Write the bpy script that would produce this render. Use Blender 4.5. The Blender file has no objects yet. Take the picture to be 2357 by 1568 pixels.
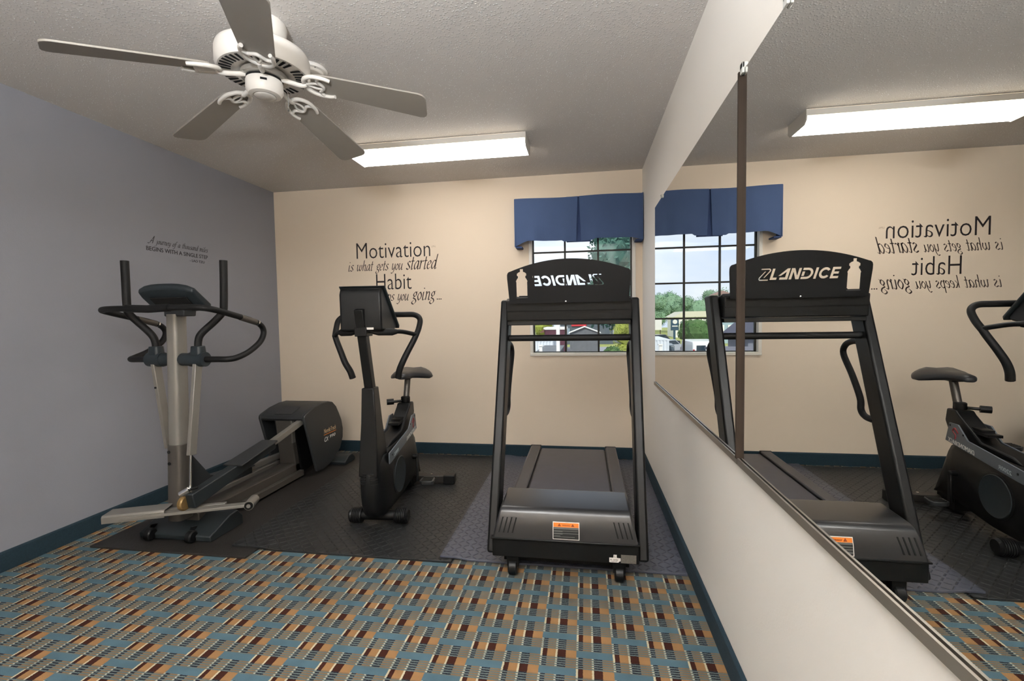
import bpy, bmesh, math, random
from math import sin, cos, pi, radians
from mathutils import Vector, Matrix
random.seed(7)
S = bpy.context.scene
COL = S.collection

# ------------------------------------------------------------------ camera, sky, sun, exposure
XL, XR, YB, HC, YF = -2.878, 0.4853, 4.012, 2.44, -1.7
def make_camera():
    yaw, pitch, roll, zc, fpx = -0.1556, -0.0478, -0.016, 1.2209, 1063.77
    fw = Vector((sin(yaw)*cos(pitch), cos(yaw)*cos(pitch), sin(pitch)))
    r = Vector((cos(yaw), -sin(yaw), 0)); u = r.cross(fw)
    r2 = r*cos(roll) + u*sin(roll); u2 = -r*sin(roll) + u*cos(roll)
    cd = bpy.data.cameras.new('camera'); co = bpy.data.objects.new('camera', cd); COL.objects.link(co)
    m = Matrix((r2, u2, -fw)).transposed().to_4x4(); m.translation = (0, 0, zc)
    co.matrix_world = m
    cd.sensor_fit = 'HORIZONTAL'; cd.sensor_width = 36; cd.lens = fpx/2357*36
    cd.clip_start = 0.05; cd.clip_end = 600
    S.camera = co
make_camera()

W = bpy.data.worlds.new('sky'); S.world = W; W.use_nodes = True
def make_world():
    nt = W.node_tree; nt.nodes.clear(); N = nt.nodes.new; L = nt.links.new
    out = N('ShaderNodeOutputWorld'); bg = N('ShaderNodeBackground')
    tc = N('ShaderNodeTexCoord'); no = N('ShaderNodeTexNoise'); no.inputs['Scale'].default_value = 3.5; no.inputs['Detail'].default_value = 5
    mp = N('ShaderNodeMapping'); mp.inputs['Scale'].default_value = (1, 1, 3)
    cr = N('ShaderNodeValToRGB'); e = cr.color_ramp.elements
    e[0].position = .35; e[0].color = (.66, .77, 1.0, 1); e[1].position = .62; e[1].color = (.90, .94, 1.0, 1)
    L(tc.outputs['Generated'], mp.inputs[0]); L(mp.outputs[0], no.inputs['Vector']); L(no.outputs['Fac'], cr.inputs[0]); L(cr.outputs[0], bg.inputs[0])
    bg.inputs['Strength'].default_value = 0.8
    L(bg.outputs[0], out.inputs[0])
make_world()
sd = bpy.data.lights.new('sun', 'SUN'); sd.energy = 2.2; sd.angle = radians(1.5); sd.color = (1, .95, .85)
so = bpy.data.objects.new('sun', sd); COL.objects.link(so); so.rotation_euler = (radians(50), 0, radians(-25))
LENS = 9.0                                   # radiance of the fluorescent lens
vs = S.view_settings
vs.view_transform = 'Standard'; vs.look = 'None'; vs.gamma = 1; vs.use_curve_mapping = False; vs.exposure = 0.58

# ------------------------------------------------------------------ materials
def lin(c):
    if isinstance(c, str): c = [int(c[i:i+2], 16)/255 for i in (0, 2, 4)]
    return tuple((v/12.92 if v <= .04045 else ((v+.055)/1.055)**2.4) for v in c) + (1,)
MATS = {}
def mat(name, col, rough=.5, metal=0., bump=0., bscale=200., var=0., vscale=6., spec=.5, emit=None, coat=0., crough=.05):
    if name in MATS: return MATS[name]
    m = bpy.data.materials.new(name); m.use_nodes = True; MATS[name] = m
    nt = m.node_tree; N = nt.nodes.new; L = nt.links.new; b = nt.nodes['Principled BSDF']
    c = lin(col)
    b.inputs['Base Color'].default_value = c; b.inputs['Roughness'].default_value = rough
    b.inputs['Metallic'].default_value = metal; b.inputs['Specular IOR Level'].default_value = spec
    b.inputs['Coat Weight'].default_value = coat; b.inputs['Coat Roughness'].default_value = crough
    tc = N('ShaderNodeTexCoord')
    no = N('ShaderNodeTexNoise'); no.inputs['Scale'].default_value = vscale; no.inputs['Detail'].default_value = 4
    L(tc.outputs['Object'], no.inputs['Vector'])
    mx = N('ShaderNodeMix'); mx.data_type = 'RGBA'
    k = 1-var
    mx.inputs['A'].default_value = (c[0]*k, c[1]*k, c[2]*k, 1); mx.inputs['B'].default_value = (min(1, c[0]*(1+var)), min(1, c[1]*(1+var)), min(1, c[2]*(1+var)), 1)
    L(no.outputs['Fac'], mx.inputs['Factor']); L(mx.outputs['Result'], b.inputs['Base Color'])
    if bump:
        n2 = N('ShaderNodeTexNoise'); n2.inputs['Scale'].default_value = bscale; n2.inputs['Detail'].default_value = 3
        L(tc.outputs['Object'], n2.inputs['Vector'])
        bp = N('ShaderNodeBump'); bp.inputs['Strength'].default_value = bump; bp.inputs['Distance'].default_value = .004
        L(n2.outputs['Fac'], bp.inputs['Height']); L(bp.outputs[0], b.inputs['Normal'])
    if emit:
        b.inputs['Emission Color'].default_value = lin(emit[0]); b.inputs['Emission Strength'].default_value = emit[1]
    return m

def m_carpet():
    m = bpy.data.materials.new('patterned_carpet'); m.use_nodes = True; nt = m.node_tree; N = nt.nodes.new; L = nt.links.new
    b = nt.nodes['Principled BSDF']; b.inputs['Roughness'].default_value = .95; b.inputs['Specular IOR Level'].default_value = .1
    def M(op, a, c=None, d=None):
        n = N('ShaderNodeMath'); n.operation = op
        for i, v in enumerate((a, c, d)):
            if v is None: continue
            if isinstance(v, (int, float)): n.inputs[i].default_value = v
            else: L(v, n.inputs[i])
        return n.outputs[0]
    geo = N('ShaderNodeNewGeometry'); sp = N('ShaderNodeSeparateXYZ'); L(geo.outputs['Position'], sp.inputs[0])
    jit = N('ShaderNodeTexNoise'); jit.inputs['Scale'].default_value = 260; L(geo.outputs['Position'], jit.inputs['Vector'])
    jx = M('MULTIPLY', M('SUBTRACT', jit.outputs['Fac'], .5), .006)
    P, Q = .1295, .1762
    xu = M('DIVIDE', M('ADD', M('ADD', sp.outputs[0], .0385), jx), P)
    u = M('FRACT', xu); par = M('MULTIPLY', M('FRACT', M('MULTIPLY', M('FLOOR', xu), .5)), 1.0)   # 0 or .5
    v = M('FRACT', M('ADD', M('DIVIDE', M('ADD', M('SUBTRACT', sp.outputs[1], 1.879), jx), Q), par))
    def ramp(fac, stops, interp='CONSTANT'):
        r = N('ShaderNodeValToRGB'); r.color_ramp.interpolation = interp; e = r.color_ramp.elements
        while len(e) > 1: e.remove(e[-1])
        e[0].position = stops[0][0]; e[0].color = stops[0][1]
        for p, c in stops[1:]:
            x = e.new(p); x.color = c
        L(fac, r.inputs[0]); return r.outputs[0]
    wh, br, og = lin('dccfae'), lin('4a2a22'), lin('af855a')
    tw, tb, to_ = lin('c9c6b0'), lin('2b2d38'), lin('94785a')
    teal, teal2 = lin('607d8a'), lin('6f7c7b')
    st = (0, .052, .18, .42, .475, .705)
    full = ramp(u, list(zip(st, (wh, br, og, wh, br, og))))
    thin = ramp(u, list(zip(st, (tw, tb, to_, tw, tb, to_))))
    def step(a, bnd): return M('LESS_THAN', a, bnd)
    stripe = step(M('FRACT', M('MULTIPLY', v, 16.5)), .48)
    def mix(f, a, c):
        x = N('ShaderNodeMix'); x.data_type = 'RGBA'; L(f, x.inputs['Factor'])
        for k, vv in (('A', a), ('B', c)):
            if isinstance(vv, tuple): x.inputs[k].default_value = vv
            else: L(vv, x.inputs[k])
        return x.outputs['Result']
    zone_s = mix(stripe, teal2, thin)
    is_teal = M('LESS_THAN', M('ABSOLUTE', M('SUBTRACT', v, .605)), .092)
    is_full = step(v, .205)
    c = mix(is_teal, zone_s, teal); c = mix(is_full, c, full)
    pile = N('ShaderNodeTexNoise'); pile.inputs['Scale'].default_value = 700; pile.inputs['Detail'].default_value = 2; L(geo.outputs['Position'], pile.inputs['Vector'])
    big = N('ShaderNodeTexNoise'); big.inputs['Scale'].default_value = 9; L(geo.outputs['Position'], big.inputs['Vector'])
    g = M('ADD', M('MULTIPLY', pile.outputs['Fac'], .75), M('ADD', M('MULTIPLY', big.outputs['Fac'], .35), .16))
    vm = N('ShaderNodeVectorMath'); vm.operation = 'SCALE'; L(c, vm.inputs[0]); L(g, vm.inputs['Scale'])
    L(vm.outputs[0], b.inputs['Base Color'])
    bp = N('ShaderNodeBump'); bp.inputs['Strength'].default_value = .6; bp.inputs['Distance'].default_value = .004; L(pile.outputs['Fac'], bp.inputs['Height']); L(bp.outputs[0], b.inputs['Normal'])
    return m
def m_popcorn():
    m = bpy.data.materials.new('popcorn_ceiling'); m.use_nodes = True; nt = m.node_tree; N = nt.nodes.new; L = nt.links.new
    b = nt.nodes['Principled BSDF']; b.inputs['Base Color'].default_value = lin('dcd7d2'); b.inputs['Roughness'].default_value = .85
    geo = N('ShaderNodeNewGeometry')
    vo = N('ShaderNodeTexVoronoi'); vo.inputs['Scale'].default_value = 85; vo.inputs['Randomness'].default_value = 1; L(geo.outputs['Position'], vo.inputs['Vector'])
    no = N('ShaderNodeTexNoise'); no.inputs['Scale'].default_value = 60; no.inputs['Detail'].default_value = 4; L(geo.outputs['Position'], no.inputs['Vector'])
    r = N('ShaderNodeMapRange'); r.inputs[1].default_value = .0; r.inputs[2].default_value = .42; r.inputs[3].default_value = 1; r.inputs[4].default_value = 0; L(vo.outputs['Distance'], r.inputs[0])
    ma = N('ShaderNodeMath'); ma.operation = 'MULTIPLY'; L(r.outputs[0], ma.inputs[0]); L(no.outputs['Fac'], ma.inputs[1])
    cm = N('ShaderNodeMix'); cm.data_type = 'RGBA'; cm.inputs['A'].default_value = lin('cfcac5'); cm.inputs['B'].default_value = lin('ffffff')
    mr = N('ShaderNodeMapRange'); mr.inputs[1].default_value = .26; mr.inputs[2].default_value = .38; L(ma.outputs[0], mr.inputs[0]); L(mr.outputs[0], cm.inputs['Factor']); L(cm.outputs['Result'], b.inputs['Base Color'])
    bp = N('ShaderNodeBump'); bp.inputs['Strength'].default_value = .5; bp.inputs['Distance'].default_value = .008; L(ma.outputs[0], bp.inputs['Height']); L(bp.outputs[0], b.inputs['Normal'])
    return m
def m_rubber(name, col, rough, kind):
    m = bpy.data.materials.new(name); m.use_nodes = True; nt = m.node_tree; N = nt.nodes.new; L = nt.links.new
    b = nt.nodes['Principled BSDF']; b.inputs['Roughness'].default_value = rough
    geo = N('ShaderNodeNewGeometry'); sp = N('ShaderNodeSeparateXYZ'); L(geo.outputs['Position'], sp.inputs[0])
    no = N('ShaderNodeTexNoise'); no.inputs['Scale'].default_value = 4; no.inputs['Detail'].default_value = 5; L(geo.outputs['Position'], no.inputs['Vector'])
    mx = N('ShaderNodeMix'); mx.data_type = 'RGBA'; c = lin(col); mx.inputs['A'].default_value = tuple(x*.7 for x in c[:3])+(1,); mx.inputs['B'].default_value = tuple(x*1.3 for x in c[:3])+(1,)
    L(no.outputs['Fac'], mx.inputs['Factor']); L(mx.outputs['Result'], b.inputs['Base Color'])
    def M(op, a, d=None):
        n = N('ShaderNodeMath'); n.operation = op
        for i, v in enumerate((a, d)):
            if v is None: continue
            if isinstance(v, (int, float)): n.inputs[i].default_value = v
            else: L(v, n.inputs[i])
        return n.outputs[0]
    bp = N('ShaderNodeBump'); bp.inputs['Distance'].default_value = .004
    if kind == 'plate':                                    # raised crossed dashes
        sx = M('MULTIPLY', sp.outputs[0], 1/.034); sy = M('MULTIPLY', sp.outputs[1], 1/.034)
        fx = M('SUBTRACT', M('FRACT', sx), .5); fy = M('SUBTRACT', M('FRACT', sy), .5)
        par = M('SUBTRACT', M('MULTIPLY', M('FRACT', M('MULTIPLY', M('ADD', M('FLOOR', sx), M('FLOOR', sy)), .5)), 4), 1)   # -1 / 1
        a = M('ADD', fx, M('MULTIPLY', fy, par)); d = M('SUBTRACT', M('MULTIPLY', fx, par), fy)
        h = M('MULTIPLY', M('LESS_THAN', M('ABSOLUTE', a), .62), M('MAXIMUM', M('SUBTRACT', 1, M('MULTIPLY', M('ABSOLUTE', d), 5.5)), 0))
        L(h, bp.inputs['Height']); bp.inputs['Strength'].default_value = 1.0
    else:
        n2 = N('ShaderNodeTexNoise'); n2.inputs['Scale'].default_value = 140; L(geo.outputs['Position'], n2.inputs['Vector'])
        L(n2.outputs['Fac'], bp.inputs['Height']); bp.inputs['Strength'].default_value = .35
    L(bp.outputs[0], b.inputs['Normal'])
    return m
def m_glass():
    m = bpy.data.materials.new('window_glass'); m.use_nodes = True; nt = m.node_tree; N = nt.nodes.new; L = nt.links.new
    nt.nodes.clear(); o = N('ShaderNodeOutputMaterial'); t = N('ShaderNodeBsdfTransparent'); g = N('ShaderNodeBsdfGlossy'); g.inputs['Roughness'].default_value = .02
    t.inputs[0].default_value = (.95, .97, .97, 1)
    lw = N('ShaderNodeFresnel'); lw.inputs[0].default_value = 1.25; mx = N('ShaderNodeMixShader')
    L(lw.outputs[0], mx.inputs[0]); L(t.outputs[0], mx.inputs[1]); L(g.outputs[0], mx.inputs[2]); L(mx.outputs[0], o.inputs[0])
    return m
CARPET, POPCORN, GLASS = m_carpet(), m_popcorn(), m_glass()
BASECARPET = mat('teal_carpet_base', '19313d', .95, 0, .8, 500, .35, 120)
CREAM = mat('cream_paint', 'e9d9c5', .75, 0, .12, 160, .015, 2)
GREYWALL = mat('grey_paint', '8b8c94', .7, 0, .12, 160, .02, 2)
RIGHTWALL = mat('pale_paint', 'f2ede5', .75, 0, .12, 160, .015, 2)
WHITE = mat('white_enamel', 'd9d4cd', .4, 0, 0, 1, .03, 12)
BLADE = mat('blade_laminate', '938d85', .5, 0, 0, 1, .04, 10)
BLACK = mat('black_powder_coat', '0e0f10', .4, 0, .1, 500, .1, 8, spec=.3)
BLACKP = mat('black_plastic', '0d0e0f', .42, 0, .1, 400, .1, 8, spec=.32)
PLATE = mat('black_plate', '090a0d', .5, 0, .05, 400, .1, 8, spec=.22)
FOAM = mat('black_foam_grip', '0c0c0d', .6, 0, .2, 300, .1, 20, spec=.35)
BELT = mat('treadmill_belt', '363945', .36, 0, .1, 300, .3, 14)
RAILG = mat('ribbed_side_rail', '35363c', .36, 0, .15, 250, .15, 20)
HOOD = mat('hood_plastic', '222224', .36, 0, .04, 300, .08, 6, spec=.5, coat=.6, crough=.26)
DARK = mat('dark_void', '050506', .9)
SILVER = mat('silver_paint', '85817b', .38, .35, 0, 1, .05, 10)
GREYMET = mat('grey_metal', '5b5651', .4, .5, .05, 300, .08, 10)
CHROME = mat('chrome', 'd8d8d8', .12, 1.)
SHROUD = mat('shroud_plastic', '282a2c', .48, 0, .1, 350, .08, 8)
SHROUD2 = mat('shroud_slate', '1e2427', .48, 0, .1, 350, .08, 8)
TEALP = mat('slate_plastic', '20282d', .45, 0, .1, 300, .08, 8)
BIKEBAND = mat('bike_band_grey', '616870', .4, .2, 0, 1, .06, 10)
INK = mat('vinyl_ink', '241d20', .6)
INK2 = mat('brown_vinyl_ink', '3a2c28', .6)
LOGOW = mat('logo_white', 'dcdcd8', .5)
LOGOT = mat('logo_tan', 'd0b48c', .5)
ORANGE = mat('label_orange', 'e07a1c', .5)
LABELK = mat('label_black', '191a1a', .5)
LABELT = mat('label_text_grey', '62625f', .6)
LABELR = mat('label_dark_orange', '8a3a06', .6)
PAPER = mat('white_paper', 'e6dfd9', .6)
PLATEM = mat('etched_plate', '77736c', .4, .4, 0, 1, .4, 220)
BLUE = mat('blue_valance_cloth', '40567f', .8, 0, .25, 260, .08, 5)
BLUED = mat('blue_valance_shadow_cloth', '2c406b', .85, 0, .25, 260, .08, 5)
VINYL = mat('white_vinyl_frame', 'e8e4dc', .45)
BRONZE = mat('dark_bronze_bar', '1d1c12', .5)
ALU = mat('polished_aluminium', '8d867c', .3, .6)
TANSTRIP = mat('tan_joint_strip', '352b23', .7, .0, spec=.2)
CLEAR = mat('clear_plastic_clip', 'd5d6d2', .15)
MIRROR = mat('silvered_glass', 'eeefed', 0.0, 1.0)
RUB1 = m_rubber('smooth_rubber', '262321', .5, 'fine')
RUB2 = m_rubber('textured_rubber', '232425', .42, 'plate')
RUB3 = m_rubber('diamond_rubber', '474a56', .36, 'plate')
BRASS = mat('worn_brass', '8a6f45', .45, .5, 0, 1, .3, 60)
REDP = mat('badge_red', '7c1f22', .5)

# ------------------------------------------------------------------ mesh helpers
class MB:
    def __init__(s): s.v = []; s.f = []
    def add(s, vs_, fs):
        o = len(s.v); s.v += [tuple(p) for p in vs_]; s.f += [tuple(i+o for i in f) for f in fs]; return s
    def box(s, x0, x1, y0, y1, z0, z1):
        return s.add([(x0,y0,z0),(x1,y0,z0),(x1,y1,z0),(x0,y1,z0),(x0,y0,z1),(x1,y0,z1),(x1,y1,z1),(x0,y1,z1)],
                     [(3,2,1,0),(4,5,6,7),(0,1,5,4),(1,2,6,5),(2,3,7,6),(3,0,4,7)])
    def beam(s, a, b, w, d, wa=None, da=None, up=(0,1,0)):
        """box-section beam from a to b; w along side axis, d along the other; (wa, da) at start"""
        a, b = Vector(a), Vector(b); t = (b-a).normalized(); u = Vector(up); sx = t.cross(u).normalized(); sy = sx.cross(t)
        wa = wa or w; da = da or d; vs_ = []
        for p, ww, dd in ((a, wa, da), (b, w, d)):
            for i, j in ((-1,-1),(1,-1),(1,1),(-1,1)): vs_.append(p + sx*i*ww/2 + sy*j*dd/2)
        return s.add(vs_, [(3,2,1,0),(4,5,6,7),(0,1,5,4),(1,2,6,5),(2,3,7,6),(3,0,4,7)])
    def prism(s, poly, axis, a, b):
        """poly of 2D points extruded along axis ('x': poly=(y,z); 'y': (x,z); 'z': (x,y)) from a to b"""
        f = {'x': lambda p, t: (t, p[0], p[1]), 'y': lambda p, t: (p[0], t, p[1]), 'z': lambda p, t: (p[0], p[1], t)}[axis]
        n = len(poly); vs_ = [f(p, a) for p in poly] + [f(p, b) for p in poly]
        return s.add(vs_, [tuple(range(n))[::-1], tuple(range(n, 2*n))] + [(i, (i+1) % n, n+(i+1) % n, n+i) for i in range(n)])
    def loft(s, rings, cap=True):
        n = len(rings[0]); vs_ = [p for r in rings for p in r]; fs = []
        for k in range(len(rings)-1):
            for i in range(n): fs.append((k*n+i, k*n+(i+1) % n, (k+1)*n+(i+1) % n, (k+1)*n+i))
        if cap: fs += [tuple(range(n))[::-1], tuple(range((len(rings)-1)*n, len(rings)*n))]
        return s.add(vs_, fs)
    def tube(s, pts, r, n=12, smooth=0, rr=None):
        pts = [Vector(p) for p in pts]
        if smooth: pts = spline(pts, smooth)
        rads = rr or [r]*len(pts)
        if len(rads) != len(pts): rads = [rads[0]+(rads[-1]-rads[0])*i/(len(pts)-1) for i in range(len(pts))]
        t0 = (pts[1]-pts[0]).normalized(); u = t0.orthogonal().normalized(); rings = []
        for i, p in enumerate(pts):
            t = ((pts[min(i+1, len(pts)-1)]-pts[max(i-1, 0)])).normalized()
            u = (u - t*u.dot(t)).normalized(); w = t.cross(u)
            rings.append([p + (u*cos(2*pi*k/n) + w*sin(2*pi*k/n))*rads[i] for k in range(n)])
        return s.loft(rings)
    def lathe(s, prof, c, axis='z', n=32):
        rings = []
        for r, h in prof:
            ring = []
            for k in range(n):
                a = 2*pi*k/n; p = (max(r, 1e-4)*cos(a), max(r, 1e-4)*sin(a), h)
                if axis == 'x': p = (p[2], p[0], p[1])
                if axis == 'y': p = (p[0], p[2], p[1])
                ring.append((c[0]+p[0], c[1]+p[1], c[2]+p[2]))
            rings.append(ring)
        return s.loft(rings)
    def ico(s, c, rad, sub=2, jit=.0, sc=(1,1,1)):
        bm = bmesh.new(); bmesh.ops.create_icosphere(bm, subdivisions=sub, radius=1)
        vs_ = []
        for v in bm.verts:
            k = rad*(1+random.uniform(-jit, jit)); vs_.append((c[0]+v.co.x*k*sc[0], c[1]+v.co.y*k*sc[1], c[2]+v.co.z*k*sc[2]))
        s.add(vs_, [tuple(v.index for v in f.verts) for f in bm.faces]); bm.free(); return s
    def build(s, name, material, parent=None, off=None, bevel=0, bseg=2, smooth=40, kind=None):
        me = bpy.data.meshes.new(name)
        if off is None and parent is not None: off = ROOT.get(parent.name, (0,0,0))
        o_ = off or (0,0,0)
        me.from_pydata([(p[0]-o_[0], p[1]-o_[1], p[2]-o_[2]) for p in s.v], [], s.f)
        bm = bmesh.new(); bm.from_mesh(me); bmesh.ops.recalc_face_normals(bm, faces=bm.faces); bm.to_mesh(me); bm.free()
        return link(name, me, material, parent, o_, bevel, bseg, smooth, kind)
ROOT = {}
def link(name, me, material, parent, o_, bevel=0, bseg=2, smooth=40, kind=None):
    me.materials.append(material)
    if smooth:
        me.polygons.foreach_set('use_smooth', [True]*len(me.polygons)); me.set_sharp_from_angle(angle=radians(smooth))
    ob = bpy.data.objects.new(name, me); COL.objects.link(ob)
    if parent is not None:
        ob.parent = parent; ROOT[ob.name] = o_
    if bevel:
        b = ob.modifiers.new('bevel', 'BEVEL'); b.width = bevel; b.segments = bseg; b.limit_method = 'ANGLE'; b.angle_limit = radians(35)
    if kind: ob['kind'] = kind
    return ob
def spline(pts, k):
    out = []; n = len(pts)
    for i in range(n-1):
        p0, p1, p2, p3 = pts[max(i-1, 0)], pts[i], pts[i+1], pts[min(i+2, n-1)]
        for j in range(k):
            t = j/k
            out.append(.5*((2*p1)+(p2-p0)*t+(2*p0-5*p1+4*p2-p3)*t*t+(3*p1-p0-3*p2+p3)*t**3))
    out.append(pts[-1]); return out
def tag(o, label, cat, group=None, kind=None):
    o['label'] = label; o['category'] = cat
    if group: o['group'] = group
    if kind: o['kind'] = kind
    return o
def thing(name, label, cat, loc, rotz=0, group=None, local=False):
    o = bpy.data.objects.new(name, None); COL.objects.link(o); o.location = loc; o.rotation_euler = (0, 0, rotz); o.empty_display_size = .1
    ROOT[o.name] = (0,0,0) if local else tuple(loc)
    return tag(o, label, cat, group)
def struct(o, label=None):
    o['kind'] = 'structure'
    if label: o['label'] = label
    return o
def rrect(x0, x1, z0, z1, r, n=4):
    out = []
    for cx, cz, a in ((x1-r, z0+r, -pi/2), (x1-r, z1-r, 0), (x0+r, z1-r, pi/2), (x0+r, z0+r, pi)):
        for k in range(n+1): out.append((cx+r*cos(a+pi/2*k/n), cz+r*sin(a+pi/2*k/n)))
    return out

# ------------------------------------------------------------------ text
def text_mesh(body, size, sx=1., shear=0., offset=0., extrude=.0004, align='LEFT', width=None, spacing=1.):
    cu = bpy.data.curves.new('t', 'FONT'); cu.body = body; cu.size = size; cu.shear = shear; cu.offset = offset; cu.extrude = extrude
    cu.resolution_u = 3; cu.space_character = spacing
    ob = bpy.data.objects.new('t', cu); COL.objects.link(ob)
    dg = bpy.context.evaluated_depsgraph_get(); me = bpy.data.meshes.new_from_object(ob.evaluated_get(dg))
    bpy.data.objects.remove(ob); bpy.data.curves.remove(cu)
    vs_ = [v.co.copy() for v in me.vertices]; fs = [tuple(p.vertices) for p in me.polygons]; bpy.data.meshes.remove(me)
    x0 = min(v.x for v in vs_); x1 = max(v.x for v in vs_)
    k = (width/(x1-x0)) if width else sx
    for v in vs_: v.x = (v.x-x0)*k
    return vs_, fs
def place_text(tm, frame, o0):
    """frame: 'back' (reads +x, faces -y), 'left' (reads +y, faces +x)"""
    vs_, fs = tm; mb = MB()
    if frame == 'back': q = [(o0[0]+v.x, o0[1]-v.z, o0[2]+v.y) for v in vs_]
    else: q = [(o0[0]+v.z, o0[1]+v.x, o0[2]+v.y) for v in vs_]
    return mb.add(q, fs)
GL = {  # pen strokes on an x-height grid: (advance, strokes, dots)
 'i': (.42, [[(.12,1),(.12,.15),(.24,0),(.38,.14)]], [(.14,1.42)]),
 's': (.55, [[(.46,.86),(.3,1),(.12,.78),(.3,.5),(.47,.22),(.26,0),(.02,.16)]], []),
 'w': (1.05, [[(0,.9),(.1,1),(.12,.3),(.28,0),(.48,.35),(.52,.98)], [(.52,.3),(.68,0),(.92,.45),(.84,.98)]], []),
 'h': (.74, [[(.14,1.72),(.12,0)], [(.12,.62),(.34,1),(.52,.8),(.5,.15),(.6,0),(.7,.12)]], []),
 'a': (.74, [[(.55,.9),(.32,1),(.05,.45),(.2,0),(.45,.35),(.56,1)], [(.56,1),(.53,.15),(.62,0),(.72,.12)]], []),
 't': (.48, [[(.22,1.5),(.18,.15),(.28,0),(.42,.14)], [(.02,1),(.42,1)]], []),
 'g': (.62, [[(.48,.9),(.28,1),(.1,.68),(.28,.42),(.47,.66),(.44,.92)], [(.44,.94),(.6,1.06)], [(.25,.42),(.13,.26),(.42,.1),(.52,-.22),(.25,-.48),(.0,-.28),(.2,.0)]], []),
 'e': (.58, [[(.06,.45),(.46,.66),(.38,.98),(.16,.85),(.05,.35),(.22,0),(.5,.22)]], []),
 'y': (.62, [[(.02,.95),(.1,1),(.1,.3),(.25,.05),(.48,.45)], [(.54,1),(.46,0),(.24,-.52),(.0,-.42)]], []),
 'o': (.64, [[(.32,1),(.06,.5),(.28,0),(.55,.5),(.32,1)]], []),
 'u': (.76, [[(.03,.95),(.1,1),(.08,.25),(.22,0),(.46,.4),(.54,1)], [(.54,1),(.51,.15),(.62,0),(.72,.12)]], []),
 'r': (.52, [[(.03,.92),(.12,1),(.1,0)], [(.1,.6),(.28,.98),(.46,.92)]], []),
 'd': (.74, [[(.54,.9),(.3,1),(.05,.45),(.2,0),(.44,.3),(.56,.9)], [(.62,1.75),(.53,.15),(.62,0),(.72,.12)]], []),
 'k': (.62, [[(.14,1.72),(.1,0)], [(.48,.98),(.12,.45)], [(.2,.52),(.42,.05),(.58,.05)]], []),
 'p': (.66, [[(.03,.92),(.12,1),(.08,-.68)], [(.1,.7),(.34,1),(.56,.5),(.34,0),(.1,.2)]], []),
 'n': (.7, [[(.03,.92),(.12,1),(.1,0)], [(.1,.62),(.34,1),(.5,.78),(.48,.15),(.58,0),(.68,.12)]], []),
 'm': (1.08, [[(.03,.92),(.12,1),(.1,0)], [(.1,.62),(.3,1),(.46,.78),(.44,0)], [(.45,.62),(.68,1),(.86,.78),(.84,.15),(.94,0),(1.04,.12)]], []),
 'j': (.4, [[(.2,1),(.18,-.3),(-.08,-.7),(-.35,-.75)]], []),
 'f': (.5, [[(.68,1.55),(.48,1.68),(.28,1.1),(.14,-.3),(-.1,-.68),(-.3,-.55)], [(.02,.95),(.48,.95)]], []),
 'l': (.36, [[(.34,1.7),(.2,1.5),(.1,.15),(.2,0),(.32,.12)]], []),
 'A': (1.1, [[(-.25,.05),(.1,.0),(.85,1.7)], [(.85,1.7),(.75,0)], [(.2,.55),(.82,.62)]], []),
 '.': (.3, [], [(.1,.06)]), ' ': (.6, [], [])}
def script_line(material, parent, runs, x0, z0, shear, width, pen, put, nib=35):
    """runs: [(text, x-height)]; strokes drawn with a slanted broad nib; put maps (x, z) to a point; scaled to width"""
    quads = []; x = 0; wi = 0
    for body, xh in runs:
        pw = pen*xh
        nx, nz = cos(radians(nib))*pw/2, sin(radians(nib))*pw/2
        for ch in body:
            adv, st, dots = GL[ch]
            if ch == ' ': wi += 1
            for s_ in st:
                pts = spline([Vector((a, b, 0)) for a, b in s_], 5) if len(s_) > 2 else [Vector((a, b, 0)) for a, b in s_]
                q = [(x+(p.x+p.y*shear)*xh, p.y*xh) for p in pts]
                for (ax, az), (bx, bz) in zip(q[:-1], q[1:]):
                    dx, dz = bx-ax, bz-az; l = math.hypot(dx, dz) or 1; m_ = pw*.16; ox, oz = -dz/l*m_, dx/l*m_
                    sg = 1 if (ox*nx+oz*nz) >= 0 else -1
                    wx, wz = nx+ox*sg, nz+oz*sg
                    quads.append((wi, [(ax-wx, az-wz), (ax+wx, az+wz), (bx+wx, bz+wz), (bx-wx, bz-wz)]))
            for a, b in dots:
                cx, cz, rr = x+(a+b*shear)*xh, b*xh, pw*.62
                quads.append((wi, [(cx+rr*cos(k*pi/3), cz+rr*sin(k*pi/3)) for k in range(6)]))
            x += adv*xh
    w = max(p[0] for _, q in quads for p in q); m0 = min(p[0] for _, q in quads for p in q); k = width/(w-m0)
    for i in range(wi+1):
        mb = MB()
        for j, q in quads:
            if j == i: mb.add([put(x0+(p[0]-m0)*k, z0+p[1]) for p in q], [tuple(range(len(q)))])
        if mb.v: mb.build('text_word', material, parent, smooth=0)

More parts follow.
